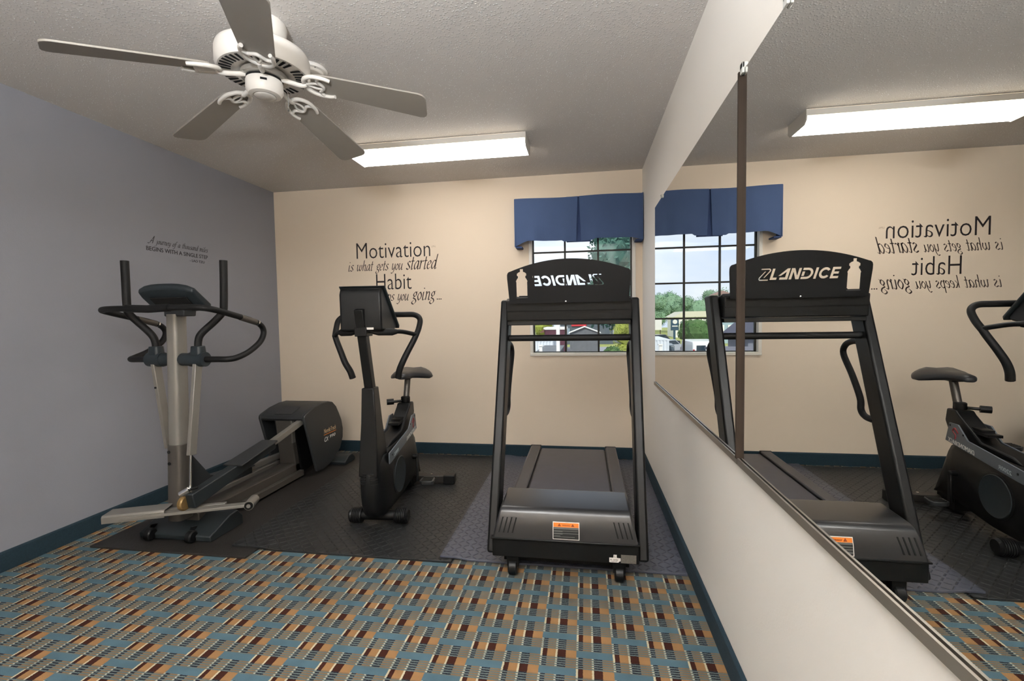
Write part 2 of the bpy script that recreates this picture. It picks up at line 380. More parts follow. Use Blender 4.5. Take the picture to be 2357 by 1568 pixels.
# ------------------------------------------------------------------ the room
def room():
    f = struct(MB().box(XL-.12, XR+.12, YF-.12, YB+.12, -.1, 0).build('floor', CARPET, smooth=0), 'patterned carpet in blue, tan, brown and cream blocks')
    c = struct(MB().box(XL-.12, XR+.12, YF-.12, YB+.12, HC, HC+.12).build('ceiling', POPCORN, smooth=0), 'off-white popcorn textured ceiling')
    struct(MB().box(XL-.12, XL, YF, YB, 0, HC).build('wall_left', GREYWALL, smooth=0), 'plain grey painted side wall')
    struct(MB().box(XR, XR+.12, YF, YB, 0, HC).build('wall_right', RIGHTWALL, smooth=0), 'pale painted side wall carrying the mirrors')
    struct(MB().box(XL-.12, XR+.12, YF-.12, YF, 0, HC).build('wall_front', CREAM, smooth=0), 'cream wall behind the viewer')
    b = MB(); x0, x1, z0, z1 = WX0, WX1, WZ0, WZ1
    b.box(XL-.12, x0, YB, YB+.12, 0, HC); b.box(x1, XR+.12, YB, YB+.12, 0, HC); b.box(x0, x1, YB, YB+.12, 0, z0); b.box(x0, x1, YB, YB+.12, z1, HC)
    struct(b.build('wall_back', CREAM, smooth=0), 'cream painted end wall with window')
    hb, t = .1, .014
    def bb(name, poly, ax, a, e, lab):
        o = MB().prism(poly, ax, a, e).build(name, BASECARPET, bevel=.003); struct(o, lab)
    bb('baseboard_left', [(XL, 0), (XL+t, 0), (XL+t, hb-.008), (XL+.006, hb), (XL, hb)], 'y', YF, YB, 'dark teal carpet base along the grey wall')
    bb('baseboard_right', [(XR, 0), (XR-t, 0), (XR-t, hb-.008), (XR-.006, hb), (XR, hb)], 'y', YF, YB, 'blue carpet base along the mirror wall')
    bb('baseboard_back', [(YB, 0), (YB-t, 0), (YB-t, hb-.008), (YB-.006, hb), (YB, hb)], 'x', XL+t, XR-t, 'dark teal carpet base below the cream wall')
WX0, WX1, WZ0, WZ1 = -.447, .407, .912, 2.09
room()
def window():
    r = bpy.data.objects.new('window_1', None); COL.objects.link(r); r.location = (0, YB+.05, WZ0); ROOT[r.name] = tuple(r.location)
    struct(r, 'white framed window with dark grid of twelve panes')
    t = .022
    for nm, (a, b_, c, d) in (('casing', (WX0-t, WX0+.004, WZ0-t, WZ1)), ('casing', (WX1-.004, WX1+t, WZ0-t, WZ1)), ('casing', (WX0, WX1, WZ1-.004, WZ1+t))):
        MB().box(a, b_, YB-.006, YB+.09, c, d).build(nm, VINYL, r, bevel=.002)
    MB().box(WX0-t, WX1+t, YB-.012, YB+.09, WZ0-t, WZ0+.004).build('sill', VINYL, r, bevel=.003)
    fw = .012; y0, y1 = YB+.05, YB+.075
    fr = MB(); fr.box(WX0+.004, WX0+.004+fw, y0, y1, WZ0, WZ1); fr.box(WX1-.004-fw, WX1-.004, y0, y1, WZ0, WZ1); fr.box(WX0, WX1, y0, y1, WZ0+.003, WZ0+.003+fw*.7); fr.box(WX0, WX1, y0, y1, WZ1-.01, WZ1)
    fr.build('sash_frame', BRONZE, r)
    xs = [WX0+.004, -.161, .122, WX1-.004]; zs = [WZ0+.004, 1.197, 1.494, 1.79, WZ1]
    for x in xs[1:3]: MB().box(x-.008, x+.008, y0+.002, y1-.002, WZ0, WZ1).build('muntin', BRONZE, r, bevel=.002)
    for z in zs[1:4]: MB().box(WX0, WX1, y0+.003, y1-.003, z-.007, z+.007).build('muntin', BRONZE, r, bevel=.002)
    for i in range(3):
        for j in range(4): MB().box(xs[i], xs[i+1], y0+.010, y0+.013, zs[j], zs[j+1]).build('pane', GLASS, r, smooth=0)
window()

# ------------------------------------------------------------------ mirrors
XM = XR-.0098
def mirrors():
    zt, zb = 1.9486, .7693; ys, yf, yn = 1.515, 3.257, -.25
    a = thing('wall_mirror', 'large wall mirror panel beyond the joint, reflecting the blue valance and window', 'mirror', (XR, (ys+yf)/2, zb))
    MB().box(XM, XR-.0005, ys+.008, yf, zb, zt).build('glass', MIRROR, a, smooth=0)
    b = thing('wall_mirror', 'large wall mirror panel nearest the viewer, reflecting the wall lettering and bike', 'mirror', (XR, (ys+yn)/2, zb))
    MB().box(XM, XR-.0005, yn, ys-.004, zb, zt).build('glass', MIRROR, b, smooth=0)
    tag(MB().box(XM-.012, XR-.0005, ys-.003, ys+.007, zb+.003, zt+.0).build('mirror_joint_strip', TANSTRIP, bevel=.001), 'slim vertical tan strip covering the joint of the two mirrors', 'trim strip')
    def channel(y0, y1, lab):
        p = [(XR-.0005, zb-.003), (XM-.003, zb-.003), (XM-.003, zb+.005), (XM-.008, zb+.005), (XM-.008, zb-.016), (XR-.0005, zb-.016)]
        tag(MB().prism(p, 'y', y0, y1).build('mirror_channel', ALU, smooth=0), lab, 'metal channel')
    channel(ys+.002, yf, 'metal channel holding the bottom edge of the mirror panel by the window'); channel(yn, ys-.002, 'metal channel holding the bottom edge of the nearest mirror panel')
    for y, lab in ((1.504, 'clear plastic mirror clip on the top edge at the joint strip'), (1.199, 'clear plastic mirror clip on the top edge nearest the viewer'), (2.966, 'small clear plastic mirror clip on the top edge beside the valance')):
        k = .6 if y > 2 else 1
        c = thing('mirror_clip', lab, 'clip', (XM, y, zt), group='mirror clips')
        MB().box(XM-.008, XM-.0005, y-.012*k, y+.012*k, zt-.012*k, zt+.02*k).build('tab', CLEAR, c, bevel=.002)
        MB().box(XM-.008, XR-.0005, y-.012*k, y+.012*k, zt+.002, zt+.02*k).build('base', CLEAR, c, bevel=.002)
        MB().lathe([(.0, -.002), (.004*k, -.002), (.004*k, 0), (0, 0)], (XM-.008, y, zt+.012*k), 'x', 10).build('screw', CHROME, c)
mirrors()

# ------------------------------------------------------------------ valance
def valance():
    y = YB-.106; x0, x1, zt, zb = -.575, .478, 2.222, 1.868
    r = thing('window_valance', 'navy blue cloth window valance with a centre box pleat', 'valance', ((x0+x1)/2, YB, zb))
    xc = -.04
    def panel(a, b, dl, dr, lab):
        nx, nz = 24, 10; front = []; mb = MB()
        for side in (0, 1):
            g = []
            for i in range(nx+1):
                t = i/nx; x_0 = a+(b-a)*t; row = []
                for j in range(nz+1):
                    s = j/nz; x = x_0 + (.014*s*(t**6 if b < 0 else -(1-t)**6))*-1; bot = zb - dl*max(0, 1-t*5)**1.0 - dr*max(0, 1-(1-t)*6) - .012*(abs(x-xc) < .12)
                    z = zt + .004*sin(x*9) + (bot-zt)*s
                    yy = y + .006*sin(x*23+s*2)*s + .004*sin(x*51)*s*s + (.004 if side else 0)
                    row.append((x, yy, z))
                g.append(row)
            vs_ = [p for row in g for p in row]; w = nz+1
            mb.add(vs_, [(i*w+j, (i+1)*w+j, (i+1)*w+j+1, i*w+j+1) for i in range(nx) for j in range(nz)])
        n = (nx+1)*(nz+1); w = nz+1
        edge = [(i*w, (i+1)*w) for i in range(nx)] + [(i*w+nz, (i+1)*w+nz) for i in range(nx)] + [(j, j+1) for j in range(nz)] + [(nx*w+j, nx*w+j+1) for j in range(nz)]
        mb.f += [(p, q, q+n, p+n) for p, q in edge]
        mb.build('cloth_panel', BLUE, r, smooth=60)
    panel(x0, xc-.006, .045, 0, ''); panel(xc+.006, x1, 0, .02, '')
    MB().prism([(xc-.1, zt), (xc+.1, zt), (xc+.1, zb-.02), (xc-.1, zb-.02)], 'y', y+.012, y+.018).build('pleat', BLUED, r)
    MB().prism([(y, zt), (YB, zt), (YB, zb-.03), (y, zb-.045)], 'x', x0-.002, x0+.006).build('return', BLUE, r)
    MB().prism([(y, zt), (YB, zt), (YB, zb-.03), (y, zb-.02)], 'x', x1-.006, x1+.002).build('return', BLUE, r)
    MB().box(x0+.007, x1-.007, y+.02, YB, zt-.03, zt-.012).build('mounting_board', VINYL, r)
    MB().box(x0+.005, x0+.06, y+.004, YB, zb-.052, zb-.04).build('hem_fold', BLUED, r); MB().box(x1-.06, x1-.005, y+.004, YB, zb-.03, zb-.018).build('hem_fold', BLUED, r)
valance()

# ------------------------------------------------------------------ wall lettering
def lettering():
    y = YB-.0006
    r = thing('wall_lettering', 'black vinyl wall quote about motivation and habit on the cream wall', 'wall decal', (-1.7, YB, 1.4))
    put = lambda x, z: (x, y, z)
    place_text(text_mesh('Motivation', .212, width=.705, offset=-.002), 'back', (-2.063, y, 1.789)).build('text_line', INK, r, smooth=0)
    script_line(INK2, r, [('is what gets you ', .056), ('started', .074)], -2.148, 1.678, .22, .866, .125, put)
    place_text(text_mesh('Habit', .212, width=.338, offset=-.002), 'back', (-1.879, y, 1.502)).build('text_line', INK, r, smooth=0)
    script_line(INK2, r, [('is what keeps you ', .056), ('going', .074)], -2.148, 1.400, .22, .838, .125, put)
    for k in range(3): MB().prism([(-1.302+.017*k+.006*cos(a*pi/3), 1.405+.006*sin(a*pi/3)) for a in range(6)], 'y', y-.0002, y+.0002).build('ellipsis_dot', INK2, r, smooth=0)
    place_text(text_mesh('LPN.', .022, width=.04), 'back', (-1.345, y, 1.868)).build('maker_mark', mat('faint_ink', 'b9a48e', .7), r, smooth=0)
    x = XL+.0006
    r = thing('wall_lettering', 'small black vinyl wall quote about a journey on the grey wall', 'wall decal', (XL, 2.95, 1.67))
    putl = lambda a, z: (x, a, z)
    script_line(INK, r, [('A', .030), (' journey of a thousand miles', .023)], 2.703, 1.767, .25, .505, .15, putl)
    place_text(text_mesh('BEGINS WITH A SINGLE STEP', .040, width=.51, offset=.0002), 'left', (x, 2.692, 1.716)).build('text_line', INK, r, smooth=0)
    place_text(text_mesh('- LAO TZU', .026, width=.133, offset=.0001), 'left', (x, 3.035, 1.679)).build('text_line', INK, r, smooth=0)
lettering()

# ------------------------------------------------------------------ ceiling light
LENSM = mat('glowing_lens', 'fff6e6', .5, emit=('fffaf4', LENS))
LENSS = mat('glowing_lens_side', 'fff0d8', .5, emit=('fff0d8', LENS*.75))
def ceiling_light(x0, x1, y0, y1, lab):
    z1 = HC; r = thing('ceiling_light', lab, 'light', ((x0+x1)/2, (y0+y1)/2, HC), group='fluorescent ceiling lights')
    MB().box(x0+.004, x1-.004, y0+.012, y1-.012, z1-.03, z1-.0005).build('housing', WHITE, r, bevel=.002)
    p = [(y0+.004, z1-.052), (y0+.005, z1-.058), (y0+.03, z1-.078), (y1-.03, z1-.078), (y1-.005, z1-.058), (y1-.004, z1-.052)]
    MB().prism(p, 'x', x0+.006, x1-.006).build('lens', LENSM, r)
    for a in (y0+.002, y1-.006): MB().box(x0+.006, x1-.006, a, a+.004, z1-.0525, z1-.036).build('lens_side', LENSS, r, smooth=0)
    MB().box(x0+.004, x1-.004, y0-.001, y0+.003, z1-.038, z1-.002).build('side_rail', WHITE, r); MB().box(x0+.004, x1-.004, y1-.003, y1+.001, z1-.038, z1-.002).build('side_rail', WHITE, r)
    q = [(y0-.003, z1-.001), (y0-.003, z1-.058), (y0+.028, z1-.083), (y1-.028, z1-.083), (y1+.003, z1-.058), (y1+.003, z1-.001)]
    MB().prism(q, 'x', x0, x0+.006).build('end_cap', WHITE, r); MB().prism(q, 'x', x1-.006, x1).build('end_cap', WHITE, r)
ceiling_light(-1.605, -.368, 3.06, 3.31, 'lit fluorescent wraparound ceiling light in front of the cream wall')
ceiling_light(-1.85, -.61, -.55, -.30, 'added fill light shaped as a fluorescent fixture, unseen behind the viewer')  # second fixture, added out of view as fill light

# ------------------------------------------------------------------ added fill lamp, unseen behind the viewer
def fill_uplight(x, y, power, lab):  # invented uplight, added out of view to brighten the ceiling
    r = thing('added_fill_lamp', lab, 'lamp', (x, y, 0))
    MB().lathe([(0, 0), (.15, 0), (.15, .012), (.04, .03), (.012, .05), (0, .05)], (x, y, .001), 'z', 32).build('base', BLACK, r)
    MB().lathe([(.011, .04), (.011, 1.66)], (x, y, 0), 'z', 14).build('pole', BLACK, r)
    MB().lathe([(.0, 1.66), (.05, 1.665), (.13, 1.70), (.19, 1.77), (.20, 1.80), (.194, 1.80), (.184, 1.772), (.126, 1.707), (.05, 1.672), (0, 1.668)], (x, y, 0), 'z', 40).build('bowl_shade', WHITE, r)
    ld = bpy.data.lights.new('fill_light', 'AREA'); ld.shape = 'DISK'; ld.size = .3; ld.energy = power; ld.color = (.90, .95, 1.0)
    lo = bpy.data.objects.new('fill_light', ld); COL.objects.link(lo); lo.parent = r; lo.location = (0, 0, 1.785); lo.rotation_euler = (pi, 0, 0)
fill_uplight(-.45, -.40, 160, 'added uplight, unseen behind the viewer, brightening the ceiling')

# ------------------------------------------------------------------ ceiling fan
def fan():
    cx, cy = -1.29, 1.77
    r = thing('ceiling_fan', 'white five-blade ceiling fan with vented motor housing', 'ceiling fan', (cx, cy, HC))
    MB().lathe([(.0, 0), (.09, 0), (.092, -.012), (.088, -.045), (.07, -.07), (.045, -.082), (.02, -.088), (0, -.088)], (cx, cy, HC-.0005), 'z', 40).build('canopy', WHITE, r)
    MB().lathe([(.016, 0), (.016, -.06)], (cx, cy, HC-.08), 'z', 16).build('downrod', WHITE, r)
    m = MB().lathe([(0, .105), (.06, .105), (.15, .098), (.17, .085), (.175, .07), (.175, .018), (.165, .003), (.12, .0), (.09, .012), (0, .012)], (cx, cy, 2.235), 'z', 56).build('motor_housing', WHITE, r)
    for k in range(40):
        a = 2*pi*k/40
        if k % 8 in (7,): continue
        u = Vector((cos(a), sin(a), 0)); t = Vector((-sin(a), cos(a), 0)); c = Vector((cx, cy, 2.2345))
        b = MB(); q = [c+u*.118-t*.004, c+u*.16-t*.006, c+u*.16+t*.006, c+u*.118+t*.004]
        b.add([p+Vector((0,0,.0 if i < 0 else 0)) for i, p in enumerate(q)] + [p-Vector((0,0,.0012)) for p in q], [(0,1,2,3),(7,6,5,4),(0,1,5,4),(1,2,6,5),(2,3,7,6),(3,0,4,7)])
        b.build('vent_slot', DARK, m, off=(cx, cy, HC), smooth=0)
    MB().lathe([(0, .02), (.085, .02), (.088, 0), (.075, -.002), (0, -.002)], (cx, cy, 2.218), 'z', 40).build('flywheel', mat('flywheel_steel', 'b5b2ac', .35, .6), r)
    MB().lathe([(.07, .004), (.07, -.006), (0, -.006)], (cx, cy, 2.215), 'z', 32).build('gasket', DARK, r)
    sh = MB().lathe([(.0, .0), (.068, 0), (.07, -.006), (.07, -.04), (.06, -.056), (.045, -.06), (.043, -.057), (0, -.057)], (cx, cy, 2.209), 'z', 40).build('switch_housing', WHITE, r)
    MB().lathe([(0, 0), (.04, 0), (.04, -.004), (.034, -.008), (0, -.009)], (cx, cy, 2.153), 'z', 32).build('cap', WHITE, sh, off=(cx, cy, HC))
    d = Vector((.55, -.83, 0)).normalized(); MB().beam(Vector((cx, cy, 2.19))+d*.0695-Vector((d.y, -d.x, 0))*.012, Vector((cx, cy, 2.19))+d*.0695+Vector((d.y, -d.x, 0))*.012, .004, .008, up=(0,0,1)).build('reverse_switch', DARK, sh, off=(cx, cy, HC))
    pc = MB().tube([(cx+.055, cy+.04, 2.2), (cx+.07, cy+.05, 2.18), (cx+.07, cy+.05, 2.12)], .0015, 6); pc.lathe([(0, .0), (.004, -.004), (.005, -.014), (0, -.02)], (cx+.07, cy+.05, 2.122), 'z', 8); pc.build('pull_chain', CHROME, r)
    for k in range(5):
        a = 4.005+2*pi*k/5; u = Vector((cos(a), sin(a), 0)); t = Vector((-sin(a), cos(a), 0)); dr = (-.19, -.10, -.19, -.19, -.19)[k]
        e = (u + Vector((0, 0, dr))).normalized(); w = (t*cos(radians(11.5)) - Vector((0,0,1))*sin(radians(11.5))); n = e.cross(w).normalized(); w = n.cross(e).normalized()
        c0 = Vector((cx, cy, 2.208)) + u*.19
        pts = []
        L_ = .475; w0, w1 = .060, .075
        for i, (s, hw) in enumerate(((0.0, .033), (.01, .049), (.03, .057), (.06, w0))): pts.append((s, -hw))
        pts.append((L_-.03, -w1)); pts += [(L_-.03+.03*sin(q), -w1+.03-.03*cos(q)) for q in (pi/6, pi/3, pi/2)]
        full = pts + [(s, -h) for s, h in reversed(pts)]
        vs_ = [c0+e*s+w*h+n*.004 for s, h in full] + [c0+e*s+w*h-n*.003 for s, h in full]; nn = len(full)
        bl = MB().add(vs_, [tuple(range(nn)), tuple(range(nn, 2*nn))[::-1]] + [(i, (i+1) % nn, nn+(i+1) % nn, nn+i) for i in range(nn)]).build('blade', BLADE, r, bevel=.0012)
        br = MB()
        root = Vector((cx, cy, 2.218))+u*.07
        br.tube([root, root+u*.04-Vector((0,0,.012)), root+u*.08-Vector((0,0,.022)), c0-n*.012+e*-.02], .0095, 10, 5)
        fork = c0-n*.010
        for sg in (-1, 1):
            br.tube([fork-e*.03, fork+w*.030*sg-e*.022, fork+w*.052*sg+e*.012, fork+w*.054*sg+e*.06, fork+w*.046*sg+e*.085], .0075, 8, 5, rr=[.0095, .0075])
            br.tube([fork-e*.02, fork+w*.014*sg+e*.02, fork+w*.006*sg+e*.05], .005, 8, 4)
        br.tube([fork+w*.052+e*.04, fork+w*.03+e*.03, fork+e*.05, fork-w*.03+e*.03, fork-w*.052+e*.04], .007, 8, 4)
        br.build('blade_bracket', WHITE, bl, off=(cx, cy, HC), smooth=60)
    p = thing('ceiling_plate', 'round white blank cover plate on the ceiling beside the fan motor', 'cover plate', (-1.30, 2.12, HC))
    MB().lathe([(0, 0), (.078, 0), (.08, -.006), (.075, -.014), (.062, -.017), (.06, -.03), (.052, -.036), (0, -.037)], (-1.30, 2.12, HC-.0005), 'z', 40).build('cover', WHITE, p)
    for a in (4.2, 5.6): MB().lathe([(0, 0), (.004, 0), (.003, -.002), (0, -.002)], (-1.30+.068*cos(a), 2.12+.068*sin(a), HC-.017), 'z', 8).build('screw', GREYMET, p)
fan()

# ------------------------------------------------------------------ rubber mats
def rubber_mat(x0, x1, y0, y1, lift, material, lab):
    """lift: list of (x, z) knots of the underside"""
    def zf(x):
        for (a, za), (b, zb) in zip(lift[:-1], lift[1:]):
            if a <= x <= b: return za+(zb-za)*(x-a)/(b-a)
        return lift[0][1] if x < lift[0][0] else lift[-1][1]
    xs = sorted(set([x0, x1]+[x0+(x1-x0)*i/24 for i in range(25)]+[a for a, _ in lift if x0 < a < x1])); t = .011
    poly = [(x, zf(x)+.0005) for x in xs] + [(x, zf(x)+t) for x in reversed(xs)]
    tag(MB().prism(poly, 'y', y0, y1).build('exercise_mat', material, bevel=.0015), lab, 'floor mat', 'rubber mats under the machines')
rubber_mat(-2.69, -1.742, 2.088, 3.92, [(-2.69, 0), (-1.7, 0)], RUB1, 'smooth dark rubber mat under the elliptical trainer')
rubber_mat(-1.895, -.668, 2.18, 3.95, [(-1.9, .0112), (-1.735, .0112), (-1.64, 0), (-.6, 0)], RUB2, 'black textured rubber mat under the exercise bike')
rubber_mat(-.735, .468, 2.208, 3.96, [(-.74, .0112), (-.66, .0112), (-.57, 0), (.5, 0)], RUB3, 'grey diamond-pattern rubber mat under the treadmill')

# ------------------------------------------------------------------ treadmill
def treadmill():
    cx = -.095; R = thing('treadmill', 'black treadmill with arched console plate standing beside the mirror wall', 'treadmill', (cx, 2.9, .012))
    # base pan and hood
    MB().box(-.437, .235, 2.095, 3.62, .105, .16).build('base_frame', BLACK, R, bevel=.004)
    fp = [(2.085, .105), (2.085, .196), (2.12, .196), (2.12, .105)]
    MB().prism(fp, 'x', -.437, .235).build('front_panel', BLACKP, R, bevel=.004)
    MB().box(-.442, .240, 2.072, 2.10, .192, .201).build('flange', BLACKP, R, bevel=.003)
    hood = []
    prof = [(2.076, .2005), (2.082, .25), (2.098, .312), (2.112, .330), (2.13, .335), (2.33, .346), (2.37, .315), (2.40, .23), (2.405, .17)]
    for y, z in prof:
        k = (z-.2)/.145; k = max(0, k); x0_, x1_ = -.432+.035*k, .230-.030*k
        hood.append((y, z, x0_, x1_))
    n = len(hood); b = MB()
    ring_l = [(h[2], h[0], h[1]) for h in hood]; ring_r = [(h[3], h[0], h[1]) for h in hood]
    b.add(ring_l+ring_r, [(i, i+1, n+i+1, n+i) for i in range(n-1)] + [tuple(range(n)), tuple(range(n, 2*n))])
    hd = b.build('motor_hood', HOOD, R, bevel=.01, bseg=3)
    ho = ROOT[R.name]
    for s in (-1, 1):
        for k in range(4):
            xc = (-.402+.021*k) if s < 0 else (.142+.021*k)
            q = []
            for z, dx in ((.225, 0), (.292, .0)):
                yy = 2.0745+(z-.2)/.05*.006 if z < .25 else 2.082+(z-.25)/.065*.018
                sl = (.018 if s < 0 else -.018)*(z-.225)/.067
                q += [(xc+sl-.003, yy-.0025, z), (xc+sl+.003, yy-.0025, z)]
            MB().add([q[0], q[1], q[3], q[2]] + [(p[0], p[1]+.006, p[2]) for p in (q[0], q[1], q[3], q[2])], [(0,1,2,3),(7,6,5,4),(0,1,5,4),(1,2,6,5),(2,3,7,6),(3,0,4,7)]).build('vent_slot', DARK, hd, off=ho, smooth=0)
    # warning label
    def slab(x0, x1, z0, z1, d, name, m, par):
        ya = lambda z: (2.0745+(z-.2)/.05*.006 if z < .25 else 2.082+(z-.25)/.065*.018)-.0035-d
        return MB().add([(x0, ya(z0), z0), (x1, ya(z0), z0), (x1, ya(z1), z1), (x0, ya(z1), z1), (x0, ya(z0)+.003, z0), (x1, ya(z0)+.003, z0), (x1, ya(z1)+.003, z1), (x0, ya(z1)+.003, z1)], [(0,1,2,3),(7,6,5,4),(0,1,5,4),(1,2,6,5),(2,3,7,6),(3,0,4,7)]).build(name, m, par, off=ho, smooth=0)
    lx0, lx1, lz0, lz1 = -.151, -.030, .2085, .283
    slab(lx0, lx1, .2085, .25, .0, 'label_border', PAPER, hd); slab(lx0, lx1, .25, lz1, .0, 'label_border', PAPER, hd)
    slab(lx0+.003, lx1-.003, .262, lz1-.003, .0006, 'label_header', ORANGE, hd); slab(lx0+.003, lx1-.003, .25, .261, .0006, 'label_field', LABELK, hd); slab(lx0+.003, lx1-.003, lz0+.003, .25, .0006, 'label_field', LABELK, hd)
    for z, w, h in ((.2535, .112, .0055), (.2455, .11, .0022), (.2425, .04, .0022), (.2345, .112, .0022), (.2315, .04, .0022), (.2235, .03, .0022), (.2195, .095, .0022)):
        slab(lx0+.005, lx0+.005+w, z-.0, z+h, .0012, 'label_print', LABELT, hd)
    tm = text_mesh('WARNING', .010, width=.036); yy = 2.082+(.2665-.25)/.065*.018-.0052
    place_text(tm, 'back', (-.108, yy-.0002, .2675)).build('label_print', LABELR, hd, off=ho, smooth=0)
    for xx in (-.121, -.060): MB().add([(xx-.007, yy-.0006, .2665), (xx+.007, yy-.0006, .2665), (xx, yy+.0022, .278), (xx-.007, yy+.001, .2665), (xx+.007, yy+.001, .2665), (xx, yy+.004, .278)], [(0,1,2),(5,4,3),(0,1,4,3),(1,2,5,4),(2,0,3,5)]).build('warning_triangle', LABELR, hd, off=ho, smooth=0)
    # stickers on the front panel
    st = MB().prism([(.103, .112), (.106, .111), (.143, .111), (.147, .116), (.153, .118), (.153, .131), (.136, .132), (.136, .146), (.122, .146), (.121, .132), (.103, .132)], 'y', 2.0835, 2.0855).build('tag_sticker', PAPER, R, smooth=0)
    for tx, sz, w, x_, z_ in (('L', .012, .006, .1255, .135), ('R. only', .009, .033, .108, .121), ('inspected', .005, .030, .108, .1145)):
        place_text(text_mesh(tx, sz, width=w), 'back', (x_, 2.0830, z_)).build('sticker_print', LABELK, st, off=ho, smooth=0)
    MB().box(.155, .222, 2.083, 2.0855, .110, .148).build('serial_plate', PLATEM, R, smooth=0)
    MB().box(-.40, .20, 2.19, 2.75, .035, .106).build('shade_block', BLACK, R)  # black box added to darken the gap under the base
    # casters
    for x in (-.345, .150):
        c = MB().lathe([(0, -.022), (.03, -.022), (.036, -.016), (.036, .016), (.03, .022), (0, .022)], (x, 2.125, .0385), 'x', 24).build('caster', BLACKP, R)
        MB().box(x-.028, x+.028, 2.11, 2.15, .045, .106).build('caster_fork', BLACK, c, off=ho, bevel=.003)
    for x in (-.36, .16): MB().lathe([(0, 0), (.03, 0), (.03, .012), (.02, .02), (.02, .1), (0, .1)], (x, 3.5, .012), 'z', 20).build('foot', BLACKP, R)
    # deck, belt, rails
    MB().box(-.355, .155, 2.38, 3.66, .150, .170).build('deck', BLACKP, R, bevel=.003)
    bl = []
    for a in range(0, 9):
        t = -pi/2+pi*a/8; bl.append((3.66+.03*cos(t), .146+.028*sin(t)))
    belt = [(2.39, .119), (3.66, .118)] + bl[1:] + [(2.39, .176)]
    MB().prism(belt, 'x', -.343, .143).build('running_belt', BELT, R)
    for x0, x1 in ((-.437, -.355), (.155, .237)):
        MB().prism([(x0, .11), (x1, .11), (x1, .182), (x1-.006, .188), (x0+.012, .188), (x0, .176)], 'y', 2.37, 3.69).build('side_rail', RAILG, R, bevel=.002)
        e = MB().box(x0-.001, x1+.001, 3.69, 3.715, .108, .189).build('rail_end_cap', BLACKP, R, bevel=.004)
    # uprights
    def ylean(z): return 2.115+(2.587-2.115)*(z-.1)/(1.24)
    for s, xo in ((-1, -.472), (1, .283)):
        w = .05; x0, x1 = (xo, xo+w) if s < 0 else (xo-w, xo)
        sh = .012*(1 if s > 0 else .6)
        vs_ = []
        for z, dx in ((.10, 0), (1.325, 1), ):
            y = ylean(z)
            for (xx, yy) in ((x0, y), (x1, y), (x1, y+.125), (x0, y+.125)): vs_.append((xx+dx*sh, yy, z))
        MB().add(vs_, [(3,2,1,0),(4,5,6,7),(0,1,5,4),(1,2,6,5),(2,3,7,6),(3,0,4,7)]).build('upright', BLACK, R, bevel=.012, bseg=3)
        # rear handle on the inner flank, reaching towards the runner
        hx = x1-.01 if s < 0 else x0+.022
        z0, z1 = .70, 1.075
        pts = [(hx, ylean(z1)+.11, z1), (hx, ylean(z1)+.17, z1-.002), (hx, ylean(z1)+.235, z1-.025), (hx, ylean(z1)+.252, z1-.075), (hx, ylean(.9)+.235, .9), (hx, ylean(z0)+.235, z0+.09), (hx, ylean(z0)+.225, z0+.03), (hx, ylean(z0)+.185, z0+.003), (hx, ylean(z0)+.11, z0)]
        MB().tube(pts, .0155, 12, 5).build('side_handle', FOAM, R, smooth=60)
    # console beam, crossbar, plate
    xi0, xi1 = -.418, .243
    bm = MB().prism([(2.50, 1.205), (2.488, 1.315), (2.53, 1.33), (2.68, 1.30), (2.70, 1.25), (2.66, 1.215)], 'x', xi0-.004, xi1+.006).build('console_beam', BLACK, R, bevel=.006)
    MB().box(xi0, xi1, 2.512, 2.66, 1.182, 1.204).build('beam_lip', BLACKP, R, bevel=.003)
    MB().box(xi0, xi1, 2.4865, 2.50, 1.258, 1.2605).build('seam', DARK, bm, off=ho)
    MB().prism([(2.56, 1.335), (2.69, 1.305), (2.70, 1.315), (2.57, 1.347)], 'x', -.36, .19).build('display', mat('display_dark', '0b0d0f', .2), R, bevel=.003)
    MB().tube([(xi0-.004, 2.555, 1.11), (xi1+.006, 2.555, 1.11)], .0175, 16).build('crossbar', FOAM, R)
    # arched plate with the logo and bottle cut right through
    cu = bpy.data.curves.new('plate', 'CURVE'); cu.dimensions = '2D'; cu.fill_mode = 'BOTH'; cu.extrude = .0022
    def loop(pts):
        sp = cu.splines.new('POLY'); sp.points.add(len(pts)-1)
        for q, p in zip(sp.points, pts): q.co = (p[0], p[1], 0, 1)
        sp.use_cyclic_u = True
    xa, xb = -.405, .237; xm_ = (xa+xb)/2; hw = (xb-xa)/2
    out = [(xa+.010, 1.30), (xb-.008, 1.30), (xb, 1.43)]
    def arch(x): return 1.528-.066*((x-xm_)/hw)**2
    for k in range(4): a = k/3*pi/2; out.append((xb-.02+.02*cos(a)*1.0, arch(xb-.02)-.02+.02*sin(a)))
    for k in range(1, 24): x = xb-.02-(2*hw-.04)*k/24; out.append((x, arch(x)))
    for k in range(4): a = pi/2+k/3*pi/2; out.append((xa+.02+.02*cos(a), arch(xa+.02)-.02+.02*sin(a)))
    out.append((xa, 1.43)); loop(out)
    # bottle outline (x, z)
    bx = -.327; bz = 1.336
    half = [(.029, 0), (.029, .075), (.031, .082), (.024, .095), (.020, .099), (.020, .108), (.025, .111), (.025, .121), (.016, .128), (.008, .131), (.008, .145)]
    loop([(bx+a, bz+b) for a, b in half] + [(bx-a, bz+b) for a, b in reversed(half)])
    arc = lambda cx_, cz_, rx, rz, a0, a1, n_=8: [(cx_+rx*cos(a0+(a1-a0)*i/n_), cz_+rz*sin(a0+(a1-a0)*i/n_)) for i in range(n_+1)]
